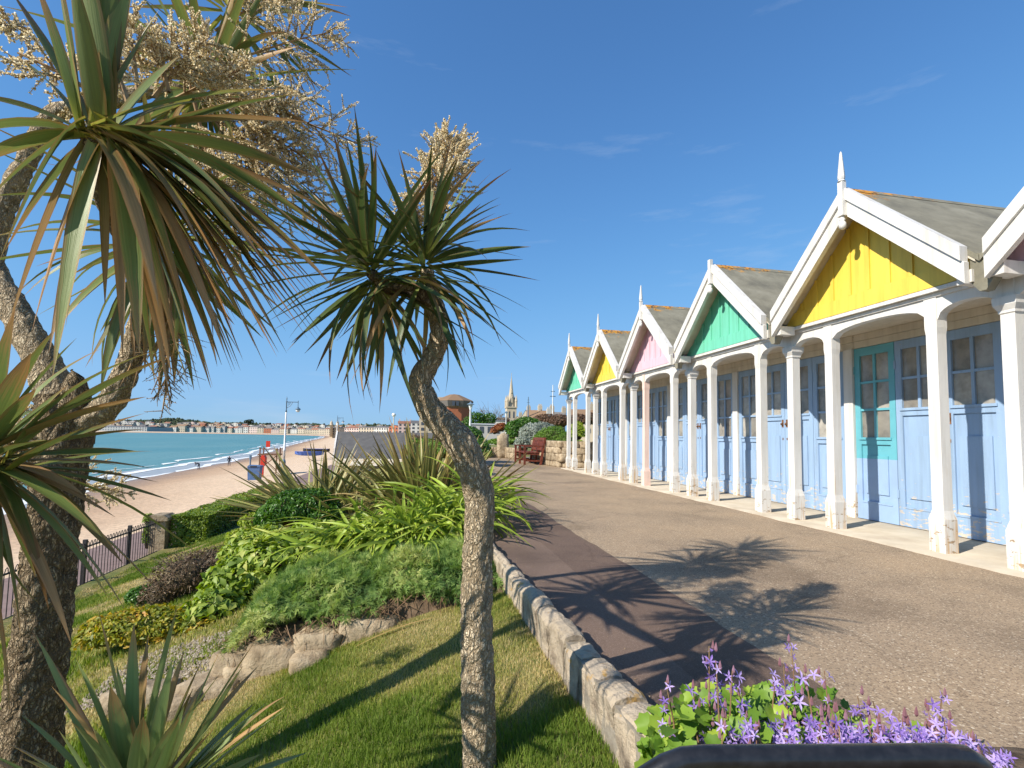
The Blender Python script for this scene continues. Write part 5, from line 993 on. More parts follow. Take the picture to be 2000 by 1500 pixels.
shrub('silver_shrub', 'silvery grey-leaved shrub mounding behind the bench', 'shrub', [W(1040, 850, 22, 26, 24), W(1062, 842, 22.5, 26, 18), W(1022, 868, 21.5, 18, 18)], 4200, .10, SIL, 121, asp=.45)
shrub('green_mound_shrub', 'rounded soft green shrub right of the silver one', 'shrub', [W(1080, 858, 20.5, 32, 26), W(1105, 865, 20, 24, 22), W(1060, 862, 20.5, 22, 18)], 5200, .09, LGR, 122, asp=.25)
shrub('lime_shrub', 'lime-yellow low shrub on top of the rubble wall', 'shrub', [W(1080, 874, 19.4, 14, 9, .4), W(1090, 872, 18, 20, 8, .4), W(1130, 870, 17.5, 18, 10, .5), W(1128, 845, 19, 14, 22, .5)], 3200, .075, LIM, 123)
shrub('dark_green_shrub', 'dark green bush behind and left of the silver shrub', 'shrub', [W(1008, 838, 27, 22, 18), W(1030, 828, 28, 26, 14), W(1000, 850, 26.5, 12, 10)], 3800, .11, DGR, 124)
shrub('plum_hedge', 'dull plum-coloured hedge along the top of the far garden', 'hedge', [W(1065, 822, 34, 24, 14), W(1095, 824, 33, 22, 16), W(1130, 822, 32, 22, 14), W(1160, 820, 31, 20, 14)], 3600, .13, PLUM, 125)
shrub('russet_shrub', 'orange-red leaved shrub in front of the pale building', 'shrub', [W(978, 836, 38, 13, 10), W(966, 842, 38, 8, 9)], 1500, .13, RED, 126)
shrub('green_hedge', 'low green lawn-side hedge left of the standing stone', 'hedge', [W(975, 864, 29, 22, 8), W(1000, 862, 29, 12, 8)], 1500, .11, LGR, 127)
shrub('dark_mound_shrub', 'dark rounded shrub at the left edge of the path behind the palm trunk', 'shrub', [W(938, 878, 17, 20, 22, .7), W(918, 856, 19, 26, 24, .9), W(895, 870, 18, 22, 26, .9), W(952, 888, 16.5, 10, 10, .4)], 4200, .09, DGR, 128)
shrub('bedding_plants', 'green leafy bank of plants behind the large flax', 'shrub', [W(870, 880, 14, 40, 22, .8), W(830, 880, 15, 40, 24, .8), W(900, 895, 13, 26, 22, .8), W(905, 930, 11, 22, 26, .6)], 4200, .09, LGR, 129)
shrub('dry_brown_plant', 'brown seeding plants among the green bank behind the flax', 'shrub', [W(860, 862, 15, 16, 16, .5), W(815, 862, 15.5, 18, 14, .5)], 1200, .07, BRO, 130, asp=.25)

# ================================================================== PROMENADE FURNITURE
def lamp(px_, d_, ztop, zb, label, kind='hook'):
    p = pd(px_, 846, d_); x, y = p[0], p[1]; t = thing('street_lamp', label, 'street lamp', (x, y, zb), 'lamp posts'); H = ztop-zb
    if kind == 'hook':
        MB().lathe((x, y, zb), [(.19, 0), (.19, H*.03), (.16, H*.05), (.155, H*.20), (.17, H*.21), (.10, H*.24)], 10).build('base', BGREY, t, True)
        MB().lathe((x, y, zb+H*.24), [(.10, 0), (.085, H*.10), (.12, H*.105), (.12, H*.115), (.085, H*.12), (.065, H*.46), (.07, H*.57)], 10).build('column', WPOST, t, True)
        MB().lathe((x, y, zb+H*.81), [(.075, 0), (.05, H*.03), (.045, H*.12), (.08, H*.125), (.03, H*.14), (.05, H*.16), (.008, H*.19)], 8).build('head', BGREY, t, True)
        a = H*.935+zb; m = MB().tube([(x, y, a), (x+.45, y, a), (x+.93, y, a-.0)], .035, 6).tube([(x, y, a-.55), (x+.3, y, a-.35), (x+.5, y, a-.02)], .025, 5)
        for k in range(3): m.tube([(x+.12+.1*k, y, a-.02), (x+.14+.1*k, y, a-.35+.09*k)], .018, 4)
        m.tube([(x+.93, y, a+.12), (x+.93, y, a-.42)], .03, 6); m.build('bracket_arm', BGREY, t)
        MB().lathe((x+.93, y, a-.75), [(.06, .35), (.08, .28), (.23, .16), (.25, .12), (.02, .11)][::-1], 12).build('lamp_shade', BGREY, t, True)
        MB().lathe((x+.93, y, a-.86), [(.02, 0), (.12, .03), (.17, .10), (.18, .225)], 12).build('lamp_bowl', GLASSW, t, True)
    else:
        MB().lathe((x, y, zb), [(.14, 0), (.14, .9), (.09, 1.0), (.075, H-.55), (.11, H-.5), (.06, H-.45)], 10).build('column', WPOST, t, True)
        if kind == 'globe': MB().lathe((x, y, ztop-.46), [(.08, 0), (.2, .08), (.26, .22), (.22, .36), (.1, .44), (.01, .46)], 12).build('globe', GLASSW, t, True)
        else:
            MB().lathe((x, y, ztop-.46), [(.1, 0), (.17, .28), (.18, .3)], 6).build('lantern', GLASSW, t); MB().lathe((x, y, ztop-.16), [(.30, 0), (.26, .03), (.1, .12), (.03, .18), (.01, .26)], 8).build('cap', BGREY, t)
    return t
lamp(557, 43, 4.05, -3.0, 'white lamp post with blue-grey hooked arm above the smaller flax')
lamp(658, 87, 4.1, -3.0, 'hooked lamp post at the corner of the dark cafe roof')
lamp(768, 62, 3.6, -3.0, 'white globe-topped lamp post rising behind the dark cafe roof', 'globe')
lamp(918, 38, 3.5, 0, 'white lantern lamp post in front of the red brick building', 'lantern')
lamp(988, 68, 4.35, 0, 'white lantern lamp post beside the church tower', 'lantern')
for px_, py0, d_, lab in ((1080, 752, 60, 'thin pole with brackets just left of the end hut'), (1032, 775, 120, 'thin grey mast above the far cottages')):
    p = pd(px_, py0, d_); t = thing('mast', lab, 'mast', (p[0], p[1], 0)); MB().tube([(p[0], p[1], 0), (p[0], p[1], p[2])], [.11*d_/60, .05*d_/60], 6).build('pole', WPOST if d_ < 100 else BGREY, t)
    MB().box(p[0]-.35, p[0]+.35, p[1]-.04, p[1]+.04, p[2]-1.4, p[2]-1.3).box(p[0]-.25, p[0]+.25, p[1]-.04, p[1]+.04, p[2]-.8, p[2]-.72).build('bracket', BGREY, t)
BLUEB = surf('blue_plastic', [(.3, (.07, .13, .27)), (.7, (.11, .19, .36))], scale=5, rough=.5); ORANGE = surf('lifebuoy_red', [(.3, (.55, .035, .015)), (.7, (.68, .06, .03))], scale=5, rough=.5)
p = pd(497, 940, 42); bx, by = p[0], p[1]; t = thing('litter_bin', 'blue wheeled litter bin standing beyond the hedge', 'bin', (bx, by, -3.0))
MB().prism([(bx-.42, -3.0), (bx+.42, -3.0), (bx+.48, -1.95), (bx-.48, -1.95)], 'y', by-.4, by+.4).build('body', BLUEB, t); MB().prism([(bx-.52, -1.947), (bx+.52, -1.947), (bx+.50, -1.82), (bx-.40, -1.78)], 'y', by-.44, by+.44).build('lid', BLUEB, t)
MB().box(bx-.25, bx+.25, by-.455, by-.442, -1.93, -1.84).build('slot', IRON, t)
p = pd(513, 930, 45); x, y = p[0], p[1]; t = thing('lifebuoy_post', 'red lifebuoy housing on a post beside the blue bin', 'lifebuoy', (x, y, -3.0))
MB().box(x-.06, x+.06, y-.06, y+.06, -3.0, -2.0).build('post', ORANGE, t); MB().prism([(x-.16, -1.9), (x-.1, -2.05), (x+.1, -2.05), (x+.19, -1.9), (x+.19, -1.3), (x+.1, -1.1), (x-.1, -1.1), (x-.16, -1.3)], 'y', y-.32, y+.32).build('housing', ORANGE, t, False)
p = pd(489, 900, 43); x, y = p[0], p[1]; t = thing('sign_post', 'thin grey sign post left of the blue bin', 'post', (x, y, -3.0)); MB().tube([(x, y, -3.0), (x, y, -1.05)], .06, 6).build('pole', BGREY, t); MB().box(x-.09, x+.09, y-.03, y+.03, -1.35, -1.0).build('plate', BGREY, t)
p = pd(527, 900, 58); x, y = p[0], p[1]; z0 = -3.4; t = thing('lifeguard_stand', 'raised timber lifeguard platform on the sand with red flag', 'platform', (x, y, z0))
for sx_ in (-.9, .9):
    for sy_ in (-.7, .7): MB().box(x+sx_-.06, x+sx_+.06, y+sy_-.06, y+sy_+.06, z0-.3, z0+2.6).build('leg', RUST, t)
MB().box(x-1.1, x+1.1, y-.9, y+.9, z0+1.75, z0+1.9).build('deck', RUST, t); MB().tube([(x-.9, y-.76, z0+.1), (x+.9, y-.76, z0+1.7)], .05, 5).build('brace', RUST, t); MB().tube([(x+.9, y-.76, z0+.1), (x-.9, y-.76, z0+1.7)], .05, 5).build('brace', RUST, t); MB().box(x-1, x+1, y-.8, y-.74, z0+2.4, z0+2.5).build('hand_rail', RUST, t)
MB().box(x-.5, x-.05, y-.02, y+.02, z0+2.65, z0+3.35).build('flag', ORANGE, t)
LBLUE = surf('blue_canvas', [(.3, (.05, .10, .35)), (.7, (.10, .18, .5))], scale=3, rough=.7)
for k, (a_, b_, lab) in enumerate(((604, 888, 'blue beach boat hull drawn up on the sand'), (618, 882, 'darker beached boat just beyond the blue one'))):
    p = pd(a_, b_, 85+6*k); x, y = p[0], p[1]; z = p[2]-.2; t = thing('beached_boat', lab, 'boat', (x, y, z)); n = 9; V = []; Fc = []
    for i in range(n):
        u = -1+2*i/(n-1); w_ = .75*(1-abs(u)**3)+.04; V += [(x+u*2.3, y-w_, z+.65+.12*u*u), (x+u*2.3, y-w_*.6, z+.1+.25*abs(u)**3), (x+u*2.3, y, z+.25*abs(u)**3), (x+u*2.3, y+w_*.6, z+.1+.25*abs(u)**3), (x+u*2.3, y+w_, z+.65+.12*u*u)]
    for i in range(n-1):
        for j in range(4): a = 5*i+j; Fc.append((a, a+1, a+6, a+5))
        Fc.append((5*i+4, 5*i, 5*i+5, 5*i+9))
    mk('hull', V, Fc, LBLUE if k == 0 else IRON, t)
    m = MB().box(x-2.0, x+2.0, y-.5, y+.5, z+.66, z+.72); m.build('cover', LBLUE, t)
# two people at the water's edge: continuous skinned figures
CLO = surf('dark_clothes', [(.3, (.03, .035, .05)), (.7, (.06, .07, .09))], scale=6, rough=.9); SKIN = surf('skin', [(.3, (.45, .28, .2)), (.7, (.55, .36, .27))], scale=6, rough=.6); HAIR = surf('dark_hair', [(.3, (.03, .02, .015)), (.7, (.06, .045, .03))], scale=20)
def person(c, face, joints, label):
    t = thing('person', label, 'person', c); cs, sn = math.cos(face), math.sin(face)
    names = list(joints); me = bpy.data.meshes.new('body')
    P = [(joints[k][0]*cs-joints[k][1]*sn, joints[k][0]*sn+joints[k][1]*cs, joints[k][2]) for k in names]
    ed = [(names.index(a), names.index(b)) for a, b in (('pelvis','waist'),('waist','chest'),('chest','neck'),('neck','head'),('head','crown'),('chest','shl'),('shl','ell'),('ell','hal'),('chest','shr'),('shr','elr'),('elr','har'),('pelvis','hil'),('hil','knl'),('knl','anl'),('anl','tol'),('pelvis','hir'),('hir','knr'),('knr','anr'),('anr','tor'))]
    me.from_pydata(P, ed, []); o = link('body', me, t); me.materials.append(CLO)
    md = o.modifiers.new('skin', 'SKIN'); ss_ = o.modifiers.new('sub', 'SUBSURF'); ss_.levels = ss_.render_levels = 1
    R_ = dict(pelvis=.14, waist=.13, chest=.16, neck=.06, head=.095, crown=.08, shl=.075, ell=.05, hal=.04, shr=.075, elr=.05, har=.04, hil=.10, knl=.065, anl=.05, tol=.045, hir=.10, knr=.065, anr=.05, tor=.045)
    if not me.skin_vertices: me.skin_vertices.new()
    for i, k in enumerate(names): me.skin_vertices[0].data[i].radius = (R_[k], R_[k]); me.skin_vertices[0].data[i].use_root = (k == 'pelvis')
    h = P[names.index('head')]; MB().lathe((c[0]+h[0], c[1]+h[1], c[2]+h[2]-.09), [(.05, -.02), (.09, .03), (.105, .1), (.09, .18), (.03, .215)], 10).build('head', SKIN, t, True)
    MB().lathe((c[0]+h[0], c[1]+h[1]+.01, c[2]+h[2]), [(.108, -.01), (.112, .04), (.095, .11), (.03, .14)], 10).build('hair', HAIR, t, True)
J = dict(pelvis=(0,0,.92), waist=(0,0,1.05), chest=(0,0,1.32), neck=(0,0,1.5), head=(0,.02,1.6), crown=(0,.02,1.7), shl=(-.2,0,1.42), ell=(-.27,.03,1.15), hal=(-.26,.12,.9), shr=(.2,0,1.42), elr=(.28,.02,1.16), har=(.27,.1,.92), hil=(-.1,0,.88), knl=(-.12,.08,.48), anl=(-.13,.02,.08), tol=(-.13,.15,.04), hir=(.1,0,.88), knr=(.12,-.02,.48), anr=(.13,-.14,.09), tor=(.13,-.02,.04))
B2 = dict(J); B2.update(waist=(0,.12,1.0), chest=(0,.36,1.1), neck=(0,.5,1.12), head=(0,.62,1.08), crown=(0,.7,1.05), shl=(-.2,.38,1.12), ell=(-.22,.46,.85), hal=(-.15,.55,.62), shr=(.2,.38,1.12), elr=(.22,.46,.85), har=(.15,.55,.62))
def shore_z(x, y):
    i = int(np.argmin(((SH-np.array([x, y]))**2).sum(1))); o_ = float((np.array([x, y])-SH[i])@Nn[i]); return float(np.interp(o_, [q[0] for q in offs], [q[1] for q in offs]))
for (a_, b_, J_, fc, lab) in ((447, 914, J, .6, 'dark clothed person standing upright at the edge of the sea'), (388, 917, B2, 1.5, 'dark clothed person bending forward at the edge of the sea')):
    p = pz(a_, b_, -5.4); p = np.array([p[0], p[1], shore_z(p[0], p[1])]); person(p, fc, J_, lab)

# ================================================================== BUILDINGS
def bmat(name, c, v=.12, rough=.85): return surf(name, [(.3, tuple(q*(1-v) for q in c)), (.7, c)], scale=.6, rough=rough, objrand=.12)
WALLS = [bmat('white_render', (.58, .56, .51)), bmat('cream_render', (.55, .475, .36)), bmat('buff_stone', (.50, .42, .31)), bmat('red_brick', (.42, .15, .075)), bmat('pale_pink_render', (.62, .48, .42)), bmat('grey_render', (.44, .42, .40))]
ROOFS = [bmat('slate_roof', (.12, .115, .12)), bmat('brown_tile_roof', (.27, .17, .10)), bmat('red_tile_roof', (.28, .13, .085)), bmat('grey_tile_roof', (.2, .185, .17))]
WIN = surf('window_glass', [(.3, (.03, .035, .045)), (.7, (.09, .10, .12))], scale=.5, rough=.15, spec=.5)
def house(px_, d_, wpx, ybase, yeave, yridge, wall_, roof_, label, cat='house', group=None, hip=False, gable=False, storeys=3, chim=True, zb=None, depth=None, bays=None, name='house', wparts=False):
    """a building facing the camera: sizes from the picture at its distance"""
    k = d_/FPX; c = pd(px_, ybase, d_); W_ = wpx*k; z0 = c[2] if zb is None else zb; ze = pd(px_, yeave, d_)[2]; zr = pd(px_, yridge, d_)[2]
    f = unit(np.array([-c[0], -c[1], 0.])); a0 = -.7 if (d_ > 380 and px_ < 780) else 0.0; f = np.array([f[0]*math.cos(a0)-f[1]*math.sin(a0), f[0]*math.sin(a0)+f[1]*math.cos(a0), 0]); W_ = W_/math.cos(a0); s = np.array([-f[1], f[0], 0]); D = depth or max(W_*.7, 6)
    t = thing(name, label, cat, (c[0], c[1], z0), group)
    def Q(u, v, z): q = c[:2]+s[:2]*u-f[:2]*v; return (q[0], q[1], z)
    h = W_/2; box = [(0,3,2,1),(4,5,6,7),(0,1,5,4),(1,2,6,5),(2,3,7,6),(3,0,4,7)]
    wl = mk('wall', [Q(-h,0,z0-3), Q(h,0,z0-3), Q(h,D,z0-3), Q(-h,D,z0-3), Q(-h,0,ze), Q(h,0,ze), Q(h,D,ze), Q(-h,D,ze)], box, wall_, t)
    e = .25*min(1, W_/8)
    if gable:
        V = [Q(-h-e,-e,ze), Q(0,-e,zr), Q(h+e,-e,ze), Q(-h-e,D+e,ze), Q(0,D+e,zr), Q(h+e,D+e,ze)]; rf = mk('roof', V, [(0,3,4,1),(1,4,5,2),(3,5,4)], roof_, t)
        mk('gable', [Q(-h,-.01,ze), Q(h,-.01,ze), Q(0,-.01,zr-.15)], [(0,1,2)], wall_, wl)
    else:
        i = h*.45 if hip else -e
        V = [Q(-h-e,-e,ze), Q(h+e,-e,ze), Q(h+e,D+e,ze), Q(-h-e,D+e,ze), Q(-h+i,D/2,zr), Q(h-i,D/2,zr)]; rf = mk('roof', V, [(0,1,5,4),(1,2,5),(2,3,4,5),(3,0,4),(0,3,2,1)], roof_, t)
    if chim:
        m = MB(); 
        for u in ((-.8, .8) if W_ > 7 else (.75,)):
            q = np.array(Q(u*h, D*.5, 0)); m = MB().box(q[0]-.5, q[0]+.5, q[1]-.35, q[1]+.35, ze, zr+1.1).box(q[0]-.35, q[0]-.1, q[1]-.12, q[1]+.12, zr+1.1, zr+1.5).box(q[0]+.1, q[0]+.35, q[1]-.12, q[1]+.12, zr+1.1, zr+1.5); m.build('chimney', wall_, rf)
    nb = bays or max(2, int(W_/2.6)); m = MB(); zf = pd(px_, ybase, d_)[2]; hs = (ze-zf)/storeys
    for a in range(storeys):
        for b in range(nb):
            u = -h+(b+.5)*W_/nb; ww = W_/nb*(.24 if d_ < 600 else .16); z1 = zf+hs*(a+.28); z2 = zf+hs*(a+.82)
            V = [Q(u-ww,-.06,z1), Q(u+ww,-.06,z1), Q(u+ww,-.06,z2), Q(u-ww,-.06,z2), Q(u-ww,.05,z1), Q(u+ww,.05,z1), Q(u+ww,.05,z2), Q(u-ww,.05,z2)]; Fq = [(0,1,2,3),(0,4,5,1),(1,5,6,2),(2,6,7,3),(3,7,4,0)]
            if wparts: mk('window', V, Fq, WIN, wl)
            else: m.add(V, Fq)
    if m.v: m.build('windows', WIN, t, kind='stuff')
    return t
r = np.random.default_rng(99)
ORD = 'first second third fourth fifth sixth seventh eighth ninth tenth eleventh twelfth thirteenth fourteenth fifteenth sixteenth seventeenth eighteenth nineteenth twentieth'.split()
ORD += ['twenty-'+q for q in ORD[:9]]+['thirtieth']+['thirty-'+q for q in ORD[:9]]+['fortieth']+['forty-'+q for q in ORD[:9]]
WN = ['white', 'cream', 'buff stone', 'red brick', 'pale pink', 'grey']; RN = ['slate', 'brown tiled', 'red tiled', 'grey tiled']; nsea = 0
# far seafront terraces round the bay
x = 205
while x < 640:
    wpx = r.uniform(8, 17); d_ = float(np.interp(x, [200, 300, 450, 600, 640], [1230, 1290, 1330, 1270, 1150])); yb = float(np.interp(x, [200, 640], [842.5, 851.0]))-.3; hgt = r.uniform(9, 14) if x > 320 else r.uniform(6, 10)
    k = r.choice(6, p=[.55, .30, .06, .03, .03, .03]); house(x+wpx/2, d_, wpx*.98, yb, yb-hgt, yb-hgt-r.uniform(2.0, 4), WALLS[k], ROOFS[rk_ := int(r.integers(4))], '%s terrace house with %s roof, %s from left along the far seafront' % (WN[k], RN[rk_], ORD[nsea]), 'house', 'seafront terraces across the bay', storeys=3, chim=bool(r.random() < .5), bays=max(2, int(wpx/3)))
    x += wpx*(1.0 if r.random() < .8 else 1.4); nsea += 1
house(240, 1180, 74, 842.0, 833.5, 831.5, WALLS[5], ROOFS[0], 'long low blue-grey building at the left end of the far beach', 'building', storeys=2, chim=False, bays=18)
house(30, 900, 46, 836, 819, 817, WALLS[0], ROOFS[0], 'pale block building on the headland at the far left', 'building', storeys=3, chim=False)
# rows of houses on the rising ground behind
for row, (y_off, dd) in enumerate(((10.5, 130), (13.5, 250), (16, 380))):
    x = 215+row*5
    while x < 700:
        wpx = r.uniform(6, 12); d_ = float(np.interp(x, [200, 450, 700], [1240, 1330, 1150]))+dd; yb = float(np.interp(x, [200, 640], [842.5, 851.0]))-y_off+r.uniform(-1.2, 1.2)
        if r.random() < .8: house(x, d_, wpx, yb, yb-r.uniform(2.6, 3.8), yb-r.uniform(4.6, 6.0), WALLS[r.choice(6, p=[.45, .33, .08, .06, .05, .03])], ROOFS[r.integers(4)], 'small house on the hillside above the far seafront', 'house', 'houses on the far hillside', storeys=2, chim=False, gable=bool(r.random() < .3), bays=2)
        x += wpx+r.uniform(2, 9)
# hill and its woods
V = []; cols = np.linspace(-260, 1300, 90)
for a in cols:
    top = float(np.interp(a, [-260, 0, 60, 130, 220, 330, 450, 600, 760, 900, 1300], [826, 816, 812, 819, 820, 815, 824, 826, 829, 838, 846]))+1.2*math.sin(a*.05)
    d0 = float(np.interp(a, [-260, 200, 450, 640, 760, 900, 1300], [1000, 1260, 1345, 1180, 900, 700, 700])); yb = float(np.interp(a, [-260, 200, 640, 900, 1300], [836, 842.8, 851.3, 856, 862]))
    for u in (0, .25, .5, .75, 1): p = pd(a, yb+(top+5-yb)*u, d0+560*u); V.append(p if u else (p[0], p[1], -3.2))
HILL = surf('hill_grass', [(.3, (.07, .09, .04)), (.6, (.12, .13, .06)), (.8, (.17, .16, .09))], scale=.02, rough=1)
structure(mk('hills', V, np.array([(i*5+j, (i+1)*5+j, (i+1)*5+j+1, i*5+j+1) for i in range(89) for j in range(4)]), HILL, smooth=True))
n = 5200; a = -250+1060*r.random(n); u = 1-r.random(n)**2.2*.75; top = np.interp(a, [-260, 0, 60, 130, 220, 330, 450, 600, 760, 900, 1300], [826, 816, 812, 819, 820, 815, 824, 826, 829, 838, 846])+1.2*np.sin(a*.05)
d0 = np.interp(a, [-260, 200, 450, 640, 760, 900, 1300], [1000, 1260, 1345, 1180, 900, 700, 700]); yb = np.interp(a, [-260, 200, 640, 900, 1300], [836, 842.8, 851.3, 856, 862])
keep = (u > .86) | (r.random(n) < .35); a, u, top, d0, yb = (q[keep] for q in (a, u, top, d0, yb)); n = len(a)
C = np.array([pd(q, w_+(t_+5-w_)*v_, e_+560*v_) for q, w_, t_, v_, e_ in zip(a, yb, top, u, d0)]); sz = r.uniform(3, 7, n)
oct_ = unit(r.normal(size=(14, 3))); ico = np.array([(1,0,0),(-1,0,0),(0,1,0),(0,-1,0),(0,0,1.1),(0,0,-.6)], float); F8 = np.array([(0,2,4),(2,1,4),(1,3,4),(3,0,4),(2,0,5),(1,2,5),(3,1,5),(0,3,5)])
V = []; Fc = []; rv = []
for k in range(4):
    off = r.normal(0, .55, (n, 3))*sz[:, None]; off[:, 2] = np.abs(off[:, 2])*.6; s_ = sz*r.uniform(.45, .8, n); V.append((C+off)[:, None]+ico[None]*(s_[:, None, None]*r.uniform(.75, 1.25, (n, 6, 1)))); rv.append(r.random(n))
V = np.concatenate(V); m_ = len(V); Fc = (np.arange(m_)[:, None, None]*6+F8[None]).reshape(-1, 3)
WOOD = foliage('far_wood', [(0, (.022, .035, .018)), (.5, (.04, .06, .028)), (1, (.075, .09, .045))], rough=1, trans=0)
o = mk('woodland', V.reshape(-1, 3), Fc, WOOD, rnd=np.repeat(np.concatenate(rv), 6), kind='stuff'); tag(o, 'dark line of woods along the hills behind the town', 'woods')
def tree(name, label, c, hgt, rad, zb, mat, seed, n=1600, size=.4, squat=.8, bare=False, group=None):
    r = np.random.default_rng(seed); t = thing(name, label, 'tree', (c[0], c[1], zb), group); top = zb+hgt; m = MB(); th = hgt*.45
    m.tube([(c[0], c[1], zb), (c[0]+.02*hgt, c[1], zb+th*.6), (c[0], c[1], zb+th)], [hgt*.03, hgt*.024, hgt*.018], 7); tips = []
    for k in range(9):
        az = k*2.4; e = np.array([c[0]+math.cos(az)*rad*.7, c[1]+math.sin(az)*rad*.7, zb+hgt*r.uniform(.55, .9)]); s = np.array([c[0], c[1], zb+th*r.uniform(.6, 1)]); m.tube([s, (s+e)/2+[0, 0, .05*hgt], e], [hgt*.014, hgt*.009, hgt*.004], 5, False); tips.append(e)
        if bare:
            for q in range(16):
                e2 = e+r.normal(0, 1, 3)*rad*.33+[0, 0, rad*.1]; m.tube([(s+e)/2+(e-s)*r.uniform(0, .45), (e+e2)/2, e2], [hgt*.005, hgt*.003, hgt*.0014], 3, False)
    m.build('trunk', TWIGCORE if not bare else surf('grey_twigs', [(.3, (.16, .14, .12)), (.7, (.28, .25, .21))], scale=3), t)
    if not bare:
        lumps = [(e[0], e[1], e[2], rad*.48, rad*.48, rad*.42*squat) for e in tips]+[(c[0], c[1], top-rad*.45*squat, rad*.55, rad*.55, rad*.45*squat)]
        C, Nr, k = lumps_points(lumps, n, r, .45, -.6); V, Fc = leaf_quads(C, Nr, size, r, .7, jitter=.9); mk('crown', V, Fc, mat, t, rnd=np.repeat(np.clip(r.random(len(C))*.7+(fbm(C*.3, 2)-.3)*.7, 0, 1), 5))
    return t
p = pd(486, 832, 1650); tree('skyline_tree', 'single tall tree breaking the skyline above the far town', p, 26, 13, p[2]-4, WOOD, 1, 700, 3.0)
p = pd(523, 833, 1650); tree('skyline_tree', 'lower tree on the skyline right of the tallest one', p, 16, 8, p[2]-4, WOOD, 2, 500, 2.4)
# buildings of the nearer seafront, right of the lamp post
t = house(653, 520, 17, 850, 836, 834, WALLS[2], ROOFS[3], 'buff stone building with twin domed towers by the far beach', 'building', storeys=3, chim=False, zb=-3, bays=4)
for a_ in (647, 659):
    p = pd(a_, 838, 519); MB().lathe((p[0], p[1], -3), [(1.6, 0), (1.6, 12.0), (1.9, 12.1), (1.9, 12.5), (1.5, 12.6), (1.5, 14), (1.3, 15), (.7, 16), (.15, 16.6), (.1, 17.6)], 10).build('tower', WALLS[2], t, True)
for (x, d_, wpx, yb, ye, yr, wk, rk, lab) in ((686, 480, 26, 852, 836, 833, 4, 2, 'pink and red roofed seafront hotel left of the white terrace'), (715, 450, 30, 852, 835, 832.5, 1, 0, 'cream terrace above the left half of the cafe roof'), (744, 420, 28, 853, 835, 832, 0, 0, 'white terrace above the right half of the cafe roof'), (768, 400, 18, 853, 834, 830, 3, 2, 'red brick gabled house beside the globe lamp'), (790, 360, 26, 854, 827, 822, 4, 2, 'red roofed pink house right of the globe lamp'), (812, 330, 20, 854, 826, 821, 0, 0, 'white house with grey roof left of the palm trunk'), (833, 240, 30, 855, 812, 806, 2, 3, 'tall buff gabled villa touching the palm trunk')):
    house(x, d_, wpx, yb, ye, yr, WALLS[wk], ROOFS[rk], lab, storeys=4 if yb-ye > 20 else 3, zb=-3, gable=wk in (3,), hip=wk == 2)
for k in range(16):
    x = 662+r.random()*170; d_ = r.uniform(520, 760); yb = 846+.01*(x-660); house(x, d_, r.uniform(8, 15), yb, yb-r.uniform(8, 11), yb-r.uniform(13, 16), WALLS[r.integers(6)], ROOFS[r.integers(4)], 'distant town house among the roofs behind the cafe', 'house', 'town houses behind the cafe', storeys=2, zb=0, chim=bool(r.random() < .5), bays=2)
# cafe on the promenade: broad dark mono-pitch roof, white fascia
A0, A1, B0, B1 = pd(652, 895, 30), pd(862, 897, 29), pd(660, 843, 33.5), pd(868, 846, 32.5)
cf = thing('cafe_kiosk', 'low building with broad dark grey sloping roof and white fascia', 'building', (*((A0+A1)/2)[:2], -3.0))
dn = np.array([0, 0, -.14]); mk('roof', [A0, A1, B1, B0, A0+dn, A1+dn, B1+dn, B0+dn], [(0,1,2,3),(4,7,6,5),(0,4,5,1),(1,5,6,2),(2,6,7,3),(3,7,4,0)], SLATE, cf)
for a_, b_ in ((A0, B0), (A1, B1)):
    o_ = np.array([-.10, 0, 0]) if a_ is A0 else np.array([.10, 0, 0]); mk('verge_board', [a_+o_+[0,0,.05], a_-o_*0+[0,0,.05], b_+[0,0,.05], b_+o_+[0,0,.05], a_+o_+[0,0,-.3], a_+[0,0,-.3], b_+[0,0,-.3], b_+o_+[0,0,-.3]], [(0,1,2,3),(0,4,5,1),(4,7,6,5),(0,3,7,4),(1,5,6,2),(2,6,7,3)], WHITE, cf)
u_ = np.array([0, -.06, 0]); mk('fascia', [A0+u_+[0,0,-.01], A1+u_+[0,0,-.01], A1+u_+[0,0,-.42], A0+u_+[0,0,-.42], A0+[0,.05,-.01], A1+[0,.05,-.01], A1+[0,.05,-.42], A0+[0,.05,-.42]], [(0,3,2,1),(4,5,6,7),(0,1,5,4),(3,7,6,2),(0,4,7,3),(1,2,6,5)], WHITE, cf)
mk('wall', [(A0[0]+.3, A0[1]+.5, -3.0), (A1[0]-.3, A1[1]+.5, -3.0), (B1[0]-.3, B1[1]-.2, -3.0), (B0[0]+.3, B0[1]-.2, -3.0), (A0[0]+.3, A0[1]+.5, A0[2]-.2), (A1[0]-.3, A1[1]+.5, A1[2]-.2), (B1[0]-.3, B1[1]-.2, B1[2]-.2), (B0[0]+.3, B0[1]-.2, B0[2]-.2)], [(0,1,5,4),(1,2,6,5),(2,3,7,6),(3,0,4,7)], WALLS[1], cf)
